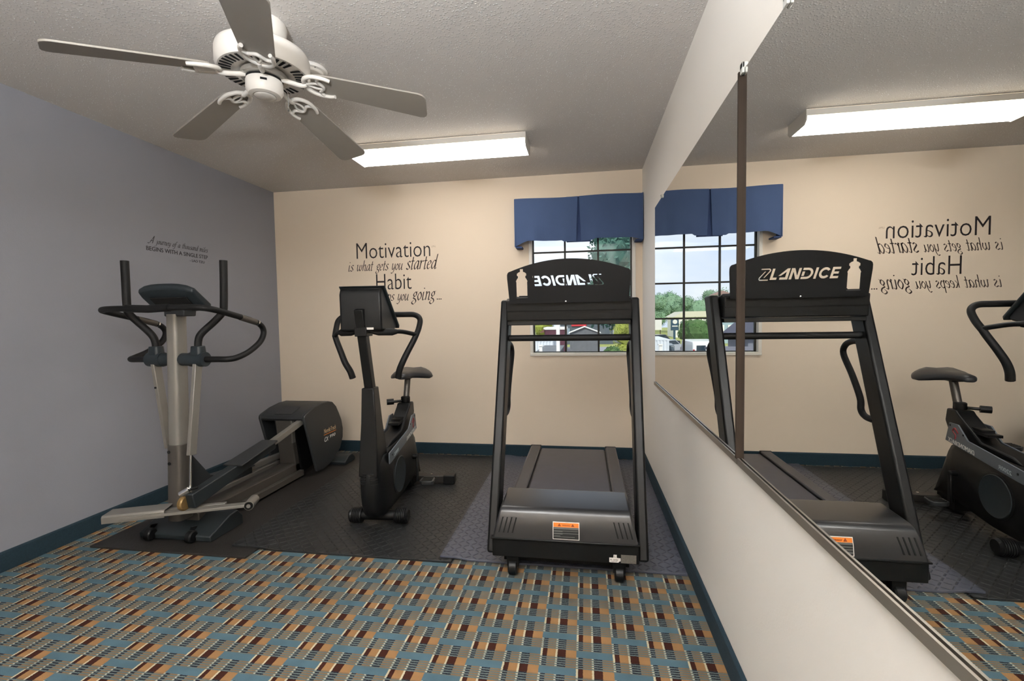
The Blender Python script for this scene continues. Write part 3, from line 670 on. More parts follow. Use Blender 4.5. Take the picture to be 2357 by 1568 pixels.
    G = {'L': (.66, [[(0,0),(0,1),(.24,1),(.24,.2),(.58,.2),(.58,0)]]),
         'A': (.95, [[(-.02,.34),(.62,1),(.86,1),(.86,0),(.14,0),(.14,.2),(.60,.2),(.60,.68),(.22,.34)]]),
         'N': (.98, [[(0,0),(0,1),(.3,1),(.62,.36),(.62,1),(.86,1),(.86,0),(.56,0),(.24,.64),(.24,0)]]),
         'D': (1.06, [[(0,1)]+arc(.45,.5,.5,.5,pi/2,-pi/2)+[(0,0),(0,.2)]+arc(.45,.5,.27,.3,-pi/2,pi/2)+[(0,.8)], [(0,.28),(.24,.28),(.24,.68),(0,.68)]]),
         'I': (.36, [[(0,0),(0,1),(.24,1),(.24,0)]]),
         'C': (1.0, [arc(.48,.5,.48,.5,.62,2*pi-.62,16)+arc(.48,.5,.25,.28,2*pi-.62,.62,16)]),
         'E': (.8, [[(0,0),(0,1),(.7,1),(.7,.8),(.24,.8),(.24,.6),(.64,.6),(.64,.4),(.24,.4),(.24,.2),(.7,.2),(.7,0)]]),
         'Z': (1.02, [[(.05,.92),(.05,1.02),(.8,1.02),(.92,.9),(.92,.78),(.55,.2),(.44,.2),(.80,.8),(.80,.86),(.74,.92)],
                     [(.91,.04),(.91,-.06),(.16,-.06),(.04,.06),(.04,.18),(.41,.76),(.52,.76),(.16,.16),(.16,.10),(.22,.04)]])}
    H_ = .054; x_ = 0; polys = []
    for ch in 'ZLANDICE':
        adv, ps = G[ch]
        for p in ps: polys.append([(x_+a+b*.26, b) for a, b in p])
        x_ += adv
    k = .378/(x_+.2)
    for p in polys: loop([(.105-a*k, 1.3895+b*H_) for a, b in p])
    ob = bpy.data.objects.new('p', cu); COL.objects.link(ob); dg = bpy.context.evaluated_depsgraph_get(); me = bpy.data.meshes.new_from_object(ob.evaluated_get(dg))
    bpy.data.objects.remove(ob); bpy.data.curves.remove(cu)
    mb = MB().add([(v.co.x, 2.462+v.co.z-.02*(v.co.y-1.3)/.2, v.co.y) for v in me.vertices], [tuple(p.vertices) for p in me.polygons]); bpy.data.meshes.remove(me)
    mb.build('console_plate', PLATE, R, smooth=30)
    for x in (-.33, .16): MB().box(x-.02, x+.02, 2.462, 2.50, 1.302, 1.312).build('plate_bracket', BLACK, R)
    MB().lathe([(0, -.003), (.004, -.002), (.005, 0), (0, 0)], (-.095, 2.4588, 1.306), 'y', 10).build('screw', CHROME, R)
    # bottle ledge
    MB().box(-.357, -.297, 2.455, 2.50, 1.328, 1.333).build('bottle_ledge', SHROUD, R)
treadmill()

# ------------------------------------------------------------------ exercise bike
def bike():
    R = thing('exercise_bike', 'black upright exercise bike with padded saddle and bent handlebars', 'exercise bike', (-1.25, 2.9, .0115), .083, local=True)
    z0 = -.0115
    def B(mb, name, m, par=None, **k): return mb.build(name, m, par or R, off=(0,0,0), **k)
    def ring(y, w, zt, zb, n=16, p=3.2):
        zc, h = (zt+zb)/2, (zt-zb)/2; out = []
        for k in range(n):
            a = 2*pi*(k+.5)/n; c_, s_ = cos(a), sin(a)
            out.append((w*math.copysign(abs(c_)**(2/p), c_), y, zc+h*math.copysign(abs(s_)**(2/p), s_)+z0))
        return out
    st = [(-.505,.02,.33,.20),(-.49,.045,.39,.14),(-.455,.064,.44,.09),(-.40,.074,.455,.065),(-.30,.078,.46,.058),(-.1,.078,.465,.055),(.08,.078,.468,.075),(.15,.077,.468,.085),(.20,.076,.44,.09),(.25,.075,.30,.095),(.30,.074,.14,.10),(.315,.072,.115,.102)]
    sh = B(MB().loft([ring(*s) for s in st]), 'shroud', BLACKP, bevel=0, smooth=50)
    for s in (-1, 1):
        x = .0785*s
        band = [(-.37,.375),(-.37,.44),(.02,.492),(.10,.565),(.175,.565),(.205,.452),(-.33,.378)]
        b1 = B(MB().prism([(y, z+z0) for y, z in band], 'x', x-.004, x+.004), 'side_band', BIKEBAND, sh, bevel=.002)
        dsk = B(MB().lathe([(0, -.006), (.112, -.006), (.115, 0), (.108, .006), (.10, .003), (0, .004)], (x, -.185, .255+z0), 'x', 40), 'flywheel_disc', TEALP, sh)
        B(MB().lathe([(.113, -.007), (.121, -.004), (.121, .002), (.114, .003)], (x, -.185, .255+z0), 'x', 40), 'disc_ring', BLACK, sh)
        for yy, zz in ((-.325, .418), (.055, .515), (.165, .55)): B(MB().lathe([(0, -.006), (.006, -.005), (.006, 0), (0, 0)] if s < 0 else [(0, .006), (.006, .005), (.006, 0), (0, 0)], (x+.0, yy, zz+z0), 'x', 10), 'bolt', DARK, sh)
    # lettering on the right-hand flank reads towards the saddle
    def sidetext(body, size, width, y, z, slope, m):
        vs_, fs = text_mesh(body, size, width=width, shear=.2)
        B(MB().add([(.0832+v.z, y+v.x, z+v.y+v.x*slope+z0) for v in vs_], fs), 'side_lettering', m, sh, smooth=0)
    sidetext('DIAMONDBACK', .036, .215, -.035, .425, .13, LOGOW); sidetext('2200R', .03, .085, -.29, .398, .13, mat('logo_outline_grey', 'a9b4b8', .5))
    B(MB().tube([(.083, .095, .515+z0), (.083, .125, .54+z0), (.083, .14, .52+z0), (.083, .115, .50+z0), (.083, .12, .478+z0)], .004, 6, 4), 'badge', REDP, sh)
    # vents on the nose
    for sx in (-1, 1):
        for k in range(5):
            z = .355-.014*k+z0; B(MB().beam((sx*.012, -.503+.0*k, z), (sx*.048, -.483, z), .006, .012, up=(0,1,0)), 'vent_slot', DARK, sh, smooth=0)
    # seat tube housing
    B(MB().prism([(y, z+z0) for y, z in ((-.30,.45),(-.24,.478),(-.02,.495),(.165,.615),(.185,.635),(.262,.635),(.275,.56),(.21,.45))], 'x', -.048, .048), 'seat_housing', BLACKP, bevel=.008)
    B(MB().box(-.035, .035, -.05, .09, .53+z0, .545+z0).box(-.03, .03, .0, .1, .545+z0, .56+z0), 'housing_cap', BLACK, sh)
    B(MB().lathe([(.028, 0), (.032, .005), (.032, .05), (.026, .055)], (0, .228, .622+z0), 'z', 20), 'collar', BLACKP)
    kn = MB().tube([(-.02, .20, .648+z0), (-.085, .175, .646+z0)], .009, 10); kn.tube([(-.07, .18, .647+z0), (-.115, .163, .646+z0)], .021, 14); B(kn, 'adjuster_knob', BLACKP)
    B(MB().tube([(0, .225, .60+z0), (0, .298, .815+z0)], .0215, 16), 'seat_post', GREYMET)
    sc = B(MB().box(-.03, .03, .25, .37, .795+z0, .822+z0), 'seat_clamp', BLACKP, bevel=.004)
    # saddle
    rings = []
    for y, w, zt, th in ((.135,.020,.838,.030),(.15,.034,.848,.042),(.20,.044,.855,.05),(.26,.066,.858,.055),(.31,.112,.862,.06),(.36,.150,.868,.062),(.41,.158,.874,.06),(.45,.140,.872,.052),(.47,.105,.862,.036)):
        rg = []
        for k in range(20):
            a = 2*pi*k/20; c_, s_ = cos(a), sin(a); x = w*math.copysign(abs(c_)**.75, c_)
            droop = .045*(abs(x)/.158)**2
            rg.append((x, y, zt-th/2+th/2*math.copysign(abs(s_)**.8, s_)-droop+z0 - (.012*(1-min(1, abs(x)/.03)) if s_ > .5 and y > .3 else 0)))
        rings.append(rg)
    B(MB().loft(rings), 'saddle', mat('saddle_vinyl', '2a2b2e', .38, 0, .1, 350, .1, 10), smooth=70)
    # steering column
    low = MB().loft([[(-.055,-.50,.34+z0),(.055,-.50,.34+z0),(.058,-.33,.41+z0),(-.058,-.33,.41+z0)], [(-.052,-.487,.47+z0),(.052,-.487,.47+z0),(.05,-.33,.47+z0),(-.05,-.33,.47+z0)], [(-.044,-.472,.64+z0),(.044,-.472,.64+z0),(.042,-.36,.64+z0),(-.042,-.36,.64+z0)], [(-.036,-.468,.84+z0),(.036,-.468,.84+z0),(.034,-.385,.84+z0),(-.034,-.385,.84+z0)]])
    B(low, 'column_cover', BLACKP, bevel=.006)
    B(MB().beam((0,-.425,.82+z0), (0,-.545,1.285+z0), .05, .05), 'column', BLACK, bevel=.004)
    B(MB().box(-.034, .034, -.545, -.45, 1.135+z0, 1.185+z0), 'bar_clamp', BLACK, bevel=.004)
    # console: upright back shell, sloping panel towards the rider
    prof = [(-.535,1.165),(-.54,1.365),(-.528,1.395),(-.505,1.405),(-.285,1.20),(-.29,1.172),(-.36,1.158)]
    cs = B(MB().prism([(y, z+z0) for y, z in prof], 'x', -.117, .117), 'console', BLACKP, bevel=.012, bseg=3)
    B(MB().prism([(y, z+z0) for y, z in ((-.512,1.412),(-.498,1.412),(-.266,1.192),(-.272,1.172),(-.285,1.19))], 'x', -.130, .130), 'console_panel', SHROUD2, cs, bevel=.004)
    B(MB().box(.03, .072, -.5385, -.5365, 1.172+z0, 1.184+z0), 'console_sticker', PAPER, cs, smooth=0)
    # handlebars
    for s in (-1, 1):
        p = [(0,-.235,1.255),(.14,-.235,1.255),(.215,-.238,1.252),(.252,-.255,1.225),(.254,-.288,1.175),(.246,-.325,1.13)]
        B(MB().tube([(a*s, b, c+z0) for a, b, c in p], .0165, 14, 6), 'handlebar', FOAM, smooth=60)
        g = [(.247,-.322,1.135),(.232,-.332,1.10),(.20,-.35,1.035),(.172,-.362,.975),(.148,-.352,.925),(.138,-.342,.882)]
        B(MB().tube([(a*s, b, c+z0) for a, b, c in g], .018, 14, 5, rr=[.0165,.019]), 'hand_grip', FOAM, smooth=60)
        l = [(0,-.50,1.165),(.06,-.492,1.162),(.14,-.455,1.158),(.19,-.405,1.155),(.245,-.326,1.135)]
        B(MB().tube([(a*s, b, c+z0) for a, b, c in l], .0125, 12, 5), 'support_bar', BLACK, smooth=60)
        B(MB().tube([(.05*s,-.493,1.160+z0),(.08*s,-.485,1.158+z0),(.145*s,-.452,1.156+z0),(.165*s,-.432,1.157+z0)], .018, 12, rr=[.014,.021,.021,.014]), 'pulse_sensor', FOAM, smooth=60)
    # crank, pedals
    B(MB().lathe([(0,-.112),(.012,-.112),(.018,-.105),(.018,.105),(.012,.112),(0,.112)], (0,.115,.275+z0), 'x', 20), 'crank_axle', BLACK)
    for s in (-1, 1):
        e = Vector((.112*s, .115+s*-.02, .275-.165*s+z0)); B(MB().beam((.105*s,.115,.275+z0), e, .026, .014, up=(1,0,0)), 'crank_arm', BLACK, bevel=.004)
        c = e+Vector((.07*s, 0, 0))
        pd = B(MB().prism([(c.x-.05,c.y-.03),(c.x-.03,c.y-.048),(c.x+.035,c.y-.048),(c.x+.05,c.y-.03),(c.x+.045,c.y+.03),(c.x+.03,c.y+.048),(c.x-.03,c.y+.048),(c.x-.05,c.y+.03)], 'z', c.z-.012, c.z+.012), 'pedal', SHROUD, bevel=.003)
        for k in range(4): B(MB().box(c.x-.035, c.x+.035, c.y-.034+.02*k, c.y-.026+.02*k, c.z+.012, c.z+.016), 'pedal_rib', BLACKP, pd)
    # stabilisers
    B(MB().tube([(-.165,-.345,.048), (.165,-.345,.048)], .03, 18), 'front_stabilizer', BLACK)
    B(MB().box(-.04, .04, -.40, -.30, .06, .085), 'front_bracket', BLACK)
    for s in (-1, 1):
        prof = [(0, 0), (.042, 0)]
        for k in range(6): prof += [(.045, .004+.010*k), (.045, .010+.010*k), (.042, .011+.010*k)]
        prof += [(.044, .068), (.034, .078), (0, .079)]
        B(MB().lathe([(a, (b+.10)*s) for a, b in prof], (0,-.345,.046), 'x', 24), 'stabilizer_cap', BLACKP)
    B(MB().box(-.32, .32, .30, .365, .012, .062), 'rear_stabilizer', mat('stabilizer_brown_black', '26221f', .5), bevel=.004)
    for s in (-1, 1): B(MB().box(.285*s-.042, .285*s+.042, .296, .369, .0005, .066), 'stabilizer_cap', BLACKP, bevel=.006)
    B(MB().box(-.04, .04, .18, .34, .02, .12), 'rear_bracket', BLACK)
    B(MB().lathe([(0,0),(.008,0),(.008,.006),(0,.008)], (.15,.33,.062), 'z', 8), 'bolt', CHROME)
bike()

# ------------------------------------------------------------------ elliptical trainer
def elliptical():
    cx = -2.27; zb = .0115
    R = thing('elliptical_trainer', 'dark grey elliptical trainer with silver mast in the corner by the grey wall', 'elliptical trainer', (cx, 2.9, zb)); ro = ROOT[R.name]
    # front stabiliser with transport wheels
    MB().prism([(2.205,zb),(2.20,.045),(2.35,.105),(2.41,.112),(2.45,.065),(2.452,zb)], 'x', -2.50, -2.045).build('front_stabilizer', SHROUD2, R, bevel=.006)
    for x in (-2.415, -2.155):
        w = MB().lathe([(0,-.019),(.026,-.019),(.033,-.013),(.033,.013),(.026,.019),(0,.019)], (x, 2.192, zb+.0335), 'x', 22).build('transport_wheel', BLACKP, R)
        MB().prism([(2.19,.03),(2.215,.03),(2.26,.075),(2.22,.085)], 'x', x-.027, x-.021).build('wheel_bracket', BLACK, w, off=ro)
    # floor rails
    MB().prism([(-2.335,.03),(-2.205,.03),(-2.205,.125),(-2.225,.135),(-2.315,.135),(-2.335,.125)], 'y', 2.30, 3.32).build('base_rail', GREYMET, R, bevel=.004)
    MB().box(-2.20, -2.165, 2.62, 3.25, .03, .072).build('side_rail', GREYMET, R, bevel=.003)
    MB().box(-2.41, -2.365, 2.45, 3.25, .10, .14).build('side_rail', SILVER, R, bevel=.003)
    # mast
    MB().loft([rrz(cx, 2.248, .047, .05, .12), rrz(cx, 2.262, .045, .047, .545)]).build('mast_base', GREYMET, R, bevel=.003)
    for z in (.445, .51): MB().lathe([(0,-.003),(.009,-.003),(.009,0),(0,0)], (cx-.012, 2.205+.0*z, z), 'y', 12).build('bolt', DARK, R)
    mast = MB().loft([rrz(cx, 2.263, .036, .045, .54), rrz(cx, 2.285, .034, .043, 1.275)]).build('mast', SILVER, R, bevel=.002)
    MB().prism([(2.30,.50),(2.30,.20),(2.47,.28)], 'x', cx-.01, cx+.01).build('gusset', SHROUD, R)
    # pivot hub
    MB().tube([(-2.435,2.278,1.02),(-2.105,2.278,1.02)], .036, 18).build('pivot_hub', TEALP, R, bevel=.004)
    for x in (-2.135, -2.405):
        MB().loft([rrz(x, 2.278, .036, .032, 1.03), rrz(x, 2.278, .030, .027, 1.095)]).build('handle_socket', TEALP, R, bevel=.004)
        MB().tube([(x-.045,2.278,1.02),(x+.045,2.278,1.02)], .041, 18).build('hub_collar', TEALP, R)
    # fixed hand rail loop
    for s in (-1, 1):
        p = [(0,2.115,1.30),(.12,2.115,1.305),(.25,2.118,1.305),(.315,2.14,1.30),(.335,2.20,1.288),(.34,2.32,1.262),(.34,2.44,1.235),(.342,2.52,1.205),(.342,2.545,1.16),(.342,2.51,1.105),(.342,2.42,1.055),(.338,2.33,1.027),(.315,2.288,1.02),(.25,2.28,1.02),(.165,2.28,1.02)]
        MB().tube([(cx+a*s, b, c) for a, b, c in p], .0165, 14, 5).build('fixed_handlebar', FOAM, R, smooth=60)
        MB().tube([(cx+.34*s,2.36,1.2525),(cx+.34*s,2.48,1.224)], .0178, 14).build('pulse_sensor', GREYMET, R)
        MB().tube([(cx+.342*s,2.488,1.222),(cx+.342*s,2.496,1.218)], .0182, 14).build('sensor_ring', CHROME, R)
        MB().tube([(cx+.0*s,2.115,1.301),(cx+.13*s,2.115,1.306)], .0205, 14).build('grip_sleeve', FOAM, R)
        # moving handle
        dy = .065*s
        p = [(.135,2.278,1.06),(.135,2.278+dy*.05,1.12),(.15,2.278+dy*.2,1.165),(.205,2.285+dy*.7,1.235),(.238,2.285+dy,1.285),(.247,2.285+dy,1.335),(.25,2.288+dy,1.45),(.252,2.29+dy,1.575)]
        MB().tube([(cx+a*s, b, c) for a, b, c in p], .0185, 14, 5, rr=[.0185,.0205]).build('moving_handle', FOAM, R, smooth=60)
        # swing link
        t = (cx+.135*s, 2.27, 1.0); b_ = (cx+.135*s, 2.20 if s > 0 else 2.33, .50)
        MB().beam(t, b_, .022, .048, up=(0,1,0)).build('swing_link', SILVER, R, bevel=.003)
    MB().tube([(-2.135,2.198,.51),(-2.135,2.182,.29)], .007, 10).build('link_rod', CHROME, R)
    MB().lathe([(0,-.004),(.006,-.004),(.006,0),(0,0)], (-2.405,2.262,.86), 'y', 10).build('bolt', DARK, R)
    # console
    con = [(2.198,1.405),(2.203,1.428),(2.220,1.436),(2.362,1.328),(2.358,1.300),(2.320,1.288),(2.225,1.372)]
    rings = []
    for t in range(9):
        x = -.165+.34*t/8; sag = .008*(1-(x/.175)**2); k = 1-.22*abs(x/.175)**4
        rings.append([(cx+x, 2.28+(y-2.28)*k, 1.34+(z-1.34)*k+sag*(z > 1.4)) for y, z in con])
    cs = MB().loft(rings).build('console', TEALP, R, bevel=.008, bseg=3)
    MB().prism([(2.228,1.368),(2.305,1.300),(2.300,1.292),(2.222,1.362)], 'x', cx-.105, cx+.125).build('console_inset', DARK, cs, off=ro, bevel=.002)
    for k in range(6): MB().prism([(2.236,1.3585),(2.262,1.335),(2.259,1.331),(2.233,1.3545)], 'x', cx-.06+.014*k, cx-.053+.014*k).build('speaker_slot', BLACKP, cs, off=ro, smooth=0)
    MB().prism([(2.25,1.262),(2.33,1.262),(2.335,1.298),(2.29,1.325),(2.25,1.33)], 'x', cx-.045, cx+.085).build('console_bracket', SHROUD, R, bevel=.006)
    # pedal beams: near (right) one raised, far one low
    def pedal(x, a, m_, e, w):
        pb = MB().beam(a, m_, .075, .05, .05, .085, up=(0,0,1)).build('pedal_beam', SHROUD2, R, bevel=.006)
        d = (Vector(m_)-Vector(a)); n = Vector((0,-d.z,d.y)).normalized(); p0 = Vector(a)+d*.48+n*.035; p1 = Vector(a)+d*1.0+n*.03
        MB().beam(p0, p1, w*.9, .012, w, .012, up=(0,0,1)).build('foot_plate', SHROUD, pb, off=ro, bevel=.004)
        MB().beam(Vector(m_)-d.normalized()*.05+n*.005, e, .04, .04, up=(0,0,1)).build('drive_arm', SILVER, R, bevel=.003)
    pedal(-2.135, (-2.125,2.165,.255), (-2.125,2.83,.385), (-2.135,3.30,.485), .13)
    pedal(-2.405, (-2.415,2.36,.20), (-2.405,2.95,.165), (-2.405,3.34,.16), .13)
    # front pivot: worn wheel with chrome sleeve
    pv = MB().lathe([(0,-.014),(.034,-.014),(.04,-.008),(.04,.008),(.034,.014),(0,.014)], (-2.160,2.165,.245), 'x', 24).build('pivot_wheel', BRASS, R)
    MB().tube([(-2.172,2.158,.292),(-2.132,2.175,.318)], .02, 14).build('pivot_sleeve', CHROME, R)
    MB().tube([(-2.13,2.175,.318),(-2.095,2.19,.325)], .007, 10).build('pivot_pin', BLACK, R)
    # silver cross frame at the foot of the mast
    a, b_ = Vector((-2.44,2.055,.195)), Vector((-1.86,2.285,.203))
    d = (b_-a).normalized(); sd_ = Vector((-d.y, d.x, 0)).normalized()
    MB().beam(a, b_, .016, .048, up=tuple(sd_)).build('cross_bar', SILVER, R, bevel=.002)
    MB().beam(a+sd_*.055, b_+sd_*.055-d*.14, .012, .03, up=tuple(sd_)).build('cross_bar', SILVER, R, bevel=.002)
    MB().tube([b_-sd_*.022, b_+sd_*.08], .026, 18).build('end_roller', SILVER, R)
    er = MB().tube([b_-sd_*.026, b_-sd_*.02], .022, 18).build('roller_cap', BLACKP, R)
    MB().tube([b_-sd_*.0285, b_-sd_*.02], .011, 14).build('roller_pin', SILVER, er, off=ro)
    up = Vector((0,0,1)); c0 = a+d*.02; pl = MB()
    cs_ = [(-.055,-.022),(-.055,.012),(-.047,.020),(.047,.020),(.055,.012),(.055,-.022),(.049,-.022),(.049,.009),(.043,.014),(-.043,.014),(-.049,.009),(-.049,-.022)]
    pl.loft([[c0+sd_*(q+.035)+up*(h+.005)+d*t for q, h in cs_] for t in (-.10, .19)]).build('cross_bracket', SILVER, R, bevel=.002)
    MB().loft([[c0+d*-.10+sd_*(.09+i)+up*(j-.005) for i, j in ((0,-.02),(.09,-.02),(.09,-.012),(0,-.012))], [c0+d*-.03+sd_*(.09+i)+up*(j-.005) for i, j in ((0,-.02),(.11,-.02),(.11,-.012),(0,-.012))]]).build('bracket_flange', SILVER, R, bevel=.002)
    # drive shroud
    cheek = [(3.29,.045),(3.148,.49),(3.152,.51),(3.17,.522),(3.27,.552),(3.385,.568),(3.48,.568),(3.545,.551),(3.60,.505),(3.642,.44),(3.68,.37),(3.698,.295),(3.692,.22),(3.645,.138),(3.56,.085),(3.47,.05),(3.38,.035)]
    for x0, x1 in ((-2.10, -2.078), (-2.462, -2.44)): MB().prism(cheek, 'x', x0, x1).build('shroud_side', SHROUD, R, bevel=.006)
    arcp = cheek[1:15]; inner = [(y-(y-3.42)*.07, z-.02) for y, z in arcp]
    MB().prism(arcp+inner[::-1], 'x', -2.441, -2.099).build('shroud_cover', SHROUD, R, bevel=.002)
    MB().prism([(3.27,.04),(3.19,.49),(3.46,.53),(3.60,.30),(3.52,.08)], 'x', -2.36, -2.19).build('drive_core', BLACKP, R)
    MB().prism([(3.215,.03),(3.165,.50),(3.23,.515),(3.31,.03)], 'x', -2.335, -2.205).build('drive_pillar', GREYMET, R, bevel=.006)
    MB().box(-2.204, -2.194, 3.168, 3.20, .30, .505).build('pillar_trim', SILVER, R)
    MB().prism([(3.168,.52),(3.28,.556),(3.28,.560),(3.166,.524)], 'x', -2.335, -2.195).build('cover_panel', SHROUD, R)
    xs = -2.0775
    def st(body, size, width, y, z, m, sl, shear=0):
        vs_, fs = text_mesh(body, size, width=width, shear=shear)
        MB().add([(xs+v.z, y+v.x, z+v.y+v.x*sl) for v in vs_], fs).build('side_lettering', m, R, smooth=0)
    st('NordicTrack', .05, .178, 3.405, .318, LOGOT, 0); st('CX', .052, .06, 3.405, .248, LOGOW, 0, .2); st('990', .036, .085, 3.485, .262, LOGOW, 0, .2)
    MB().box(xs-.0005, xs+.0005, 3.40, 3.585, .303, .308).build('logo_rule', ORANGE, R)
    # rear stabiliser
    MB().prism([(3.56,zb),(3.555,.04),(3.62,.075),(3.68,.078),(3.725,.045),(3.73,zb)], 'x', -2.52, -1.99).build('rear_stabilizer', SHROUD2, R, bevel=.006)
def rrz(x, y, hx, hy, z, n=3):
    return [(a, b, z) for a, b in rrect(x-hx, x+hx, y-hy, y+hy, min(hx, hy)*.55, n)]
elliptical()

# ------------------------------------------------------------------ outdoors, seen through the window and in the mirror
GZ = -2.85
ASPH = mat('asphalt', '8f9196', .9, 0, .3, 3, .12, .6)
GRASS = mat('dry_grass', '9aa05a', .95, 0, .3, 3, .3, .8)
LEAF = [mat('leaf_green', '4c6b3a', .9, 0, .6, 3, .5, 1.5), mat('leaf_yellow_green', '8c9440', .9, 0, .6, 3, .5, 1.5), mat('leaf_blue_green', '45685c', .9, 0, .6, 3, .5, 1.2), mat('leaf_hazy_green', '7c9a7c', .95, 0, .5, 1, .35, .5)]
BARK = mat('bark', '4a3d30', .9)
def outdoors():
    struct(MB().box(-120, 60, YB+1.2, 170, GZ-.5, GZ).build('ground_outside', ASPH, smooth=0), 'pale asphalt of the car park outside')
    struct(MB().box(-60, 5, 64, 168, GZ-.3, GZ+.01).build('ground_verge', GRASS, smooth=0), 'dry yellow-green grass verge behind the parked cars')
    def tree(name, lab, x, y, z0, h, rad, m, n=10, trunk=True, grp=None):
        r = thing(name, lab, 'tree', (x, y, z0), group=grp)
        if trunk: MB().tube([(x, y, z0), (x+.1, y, z0+h*.35), (x, y+.1, z0+h*.7)], .02*h, 8, rr=[.03*h, .02*h, .01*h]).build('trunk', BARK, r)
        c = MB(); blobs = [(Vector((x, y, z0+h*.6)), rad*.72)]
        for k in range(n):
            a = random.uniform(0, 2*pi); q = random.random()**.5*rad*.75; zz = z0+h*random.uniform(.3 if not trunk else .38, .86)
            blobs.append((Vector((x+q*cos(a), y+q*sin(a)*.7, zz)), rad*random.uniform(.26, .44)))
        for p, q in blobs: c.ico(p, q*.9, 2, .12)
        c.build('crown', m, r, smooth=0)
        lv = MB(); per = int(6500/len(blobs))
        for bc, br_ in blobs:
            for k in range(per):
                d0 = Vector((random.gauss(0,1), random.gauss(0,1), random.gauss(0,1))).normalized(); p = bc+d0*br_*random.uniform(.86, 1.16); s_ = rad*random.uniform(.02, .045)
                d1 = Vector((random.uniform(-1,1), random.uniform(-1,1), random.uniform(-1,1))).normalized()*s_; d2 = d1.orthogonal().normalized()*s_*.6
                lv.add([p-d1, p+d2, p+d1, p-d2], [(0,1,2,3)])
        lv.build('leaves', m, r, smooth=0, kind='stuff')
    # straight ahead
    tree('broadleaf_tree', 'tall dark green tree filling the right-hand panes of the window', 4.3, 33, GZ, 12.5, 4.6, LEAF[2], 22)
    tree('broadleaf_tree', 'yellow-green sunlit tree at the right edge behind the treadmill crossbar', 2.35, 26, GZ, 5.4, 1.2, LEAF[1], 14)
    tree('broadleaf_tree', 'leafy dark green bush under the right-hand window panes', 1.25, 20.5, GZ, 3.2, 1.0, LEAF[0], 12)
    tree('broadleaf_tree', 'far yellow-green tree at the left edge of the window', -6.6, 75, GZ, 4.4, 2.3, LEAF[1], 12)
    WOOD = mat('weathered_wood', '6f7276', .9, 0, .3, 30, .3, 3); WOODW = mat('white_trim', 'e0ddd6', .7)
    s = thing('garden_shed', 'grey board shed with white-edged gable roof outside the window', 'shed', (0, 43, GZ))
    xl, xr, ze, za = -1.45, 1.5, -.2, .34; xc = (xl+xr)/2
    nb = 18
    for k in range(nb):
        a = xl+.12+(xr-xl-.24)*k/nb; b = xl+.12+(xr-xl-.24)*(k+1)/nb-.012
        top = lambda x: za-.05-(za-ze)*abs(x-xc)/((xr-xl)/2)
        MB().prism([(a, GZ), (b, GZ), (b, top(b)), (a, top(a))], 'y', 43, 43.05).build('board', WOOD, s, smooth=0)
    MB().prism([(xl+.12, GZ), (xr-.12, GZ), (xr-.12, ze-.05), (xc, za-.1), (xl+.12, ze-.05)], 'y', 43.05, 46).build('shed_body', WOOD, s, smooth=0)
    for sg in (-1, 1):
        e = xl if sg < 0 else xr
        MB().add([(xc,42.8,za+.03),(e,42.8,ze),(e,46.2,ze),(xc,46.2,za+.03),(xc,42.8,za-.03),(e,42.8,ze-.06),(e,46.2,ze-.06),(xc,46.2,za-.03)], [(0,1,2,3),(7,6,5,4),(0,1,5,4),(1,2,6,5),(2,3,7,6),(3,0,4,7)]).build('roof_slope', WOODW, s, smooth=0)
    RED = mat('dark_red_siding', '5a3340', .8, 0, 0, 1, .15, 2); DGREY = mat('dark_slate_siding', '555d66', .85, 0, 0, 1, .15, 2)
    b = thing('roadside_building', 'dark building with a red sign behind the grey shed', 'building', (-1, 70, GZ))
    MB().box(-3.6, 4.2, 70, 78, GZ, 1.0).build('wall', DGREY, b, smooth=0); MB().box(-3.9, 4.5, 69.7, 78.3, 1.0, 1.35).build('roof', mat('dark_roof', '3b4048', .8), b, smooth=0)
    MB().box(-1.9, .3, 69.8, 69.95, -.1, .45).build('sign_board', mat('red_sign', 'c8323c', .6), b, smooth=0)
    for x in (-3.2, -2.6): MB().box(x, x+.45, 69.9, 70.02, -1.6, -.4).build('window_pane', mat('far_pane', '8a98a6', .3), b, smooth=0)
    b = thing('roadside_building', 'small maroon building with white parapet left of the white post', 'building', (-3.5, 55, GZ))
    MB().box(-4.7, -2.2, 55, 60, GZ, -.2).build('wall', RED, b, smooth=0); MB().box(-4.8, -2.1, 54.9, 60.1, -.2, .05).build('parapet', WOODW, b, smooth=0); MB().prism([(-5.3,-.55),(-4.7,-.1),(-4.7,-.5)], 'y', 54.8, 56).build('awning', mat('brown_awning', '6b4a3a', .8), b, smooth=0)
    p = thing('porch_post', 'slim white post standing just outside the window', 'post', (-.9, 16, GZ)); MB().box(-.96, -.84, 16, 16.1, GZ, 2.2).build('shaft', WOODW, p, bevel=.01); MB().box(-.99, -.81, 15.97, 16.13, GZ, GZ+.2).build('base', WOODW, p)
    d = thing('timber_deck', 'weathered grey deck boards below the window', 'deck', (-1.7, 22.5, GZ))
    for k in range(9): MB().box(-2.3, -1.15, 18.0+1.0*k, 18.93+1.0*k, -.45, -.38).build('board', WOOD, d, smooth=0)
    for x in (-2.2, -1.3):
        for yy in (18.2, 26.6): MB().box(x, x+.12, yy, yy+.12, GZ, -.45).build('leg', WOOD, d, smooth=0)
    p = thing('fence_post', 'short white fence post beside the deck boards', 'post', (-1.42, 15, GZ)); MB().box(-1.46, -1.36, 15, 15.1, GZ, .3).build('shaft', WOODW, p, bevel=.01); MB().box(-1.48, -1.34, 14.97, 15.13, .3, .34).build('cap', WOODW, p)
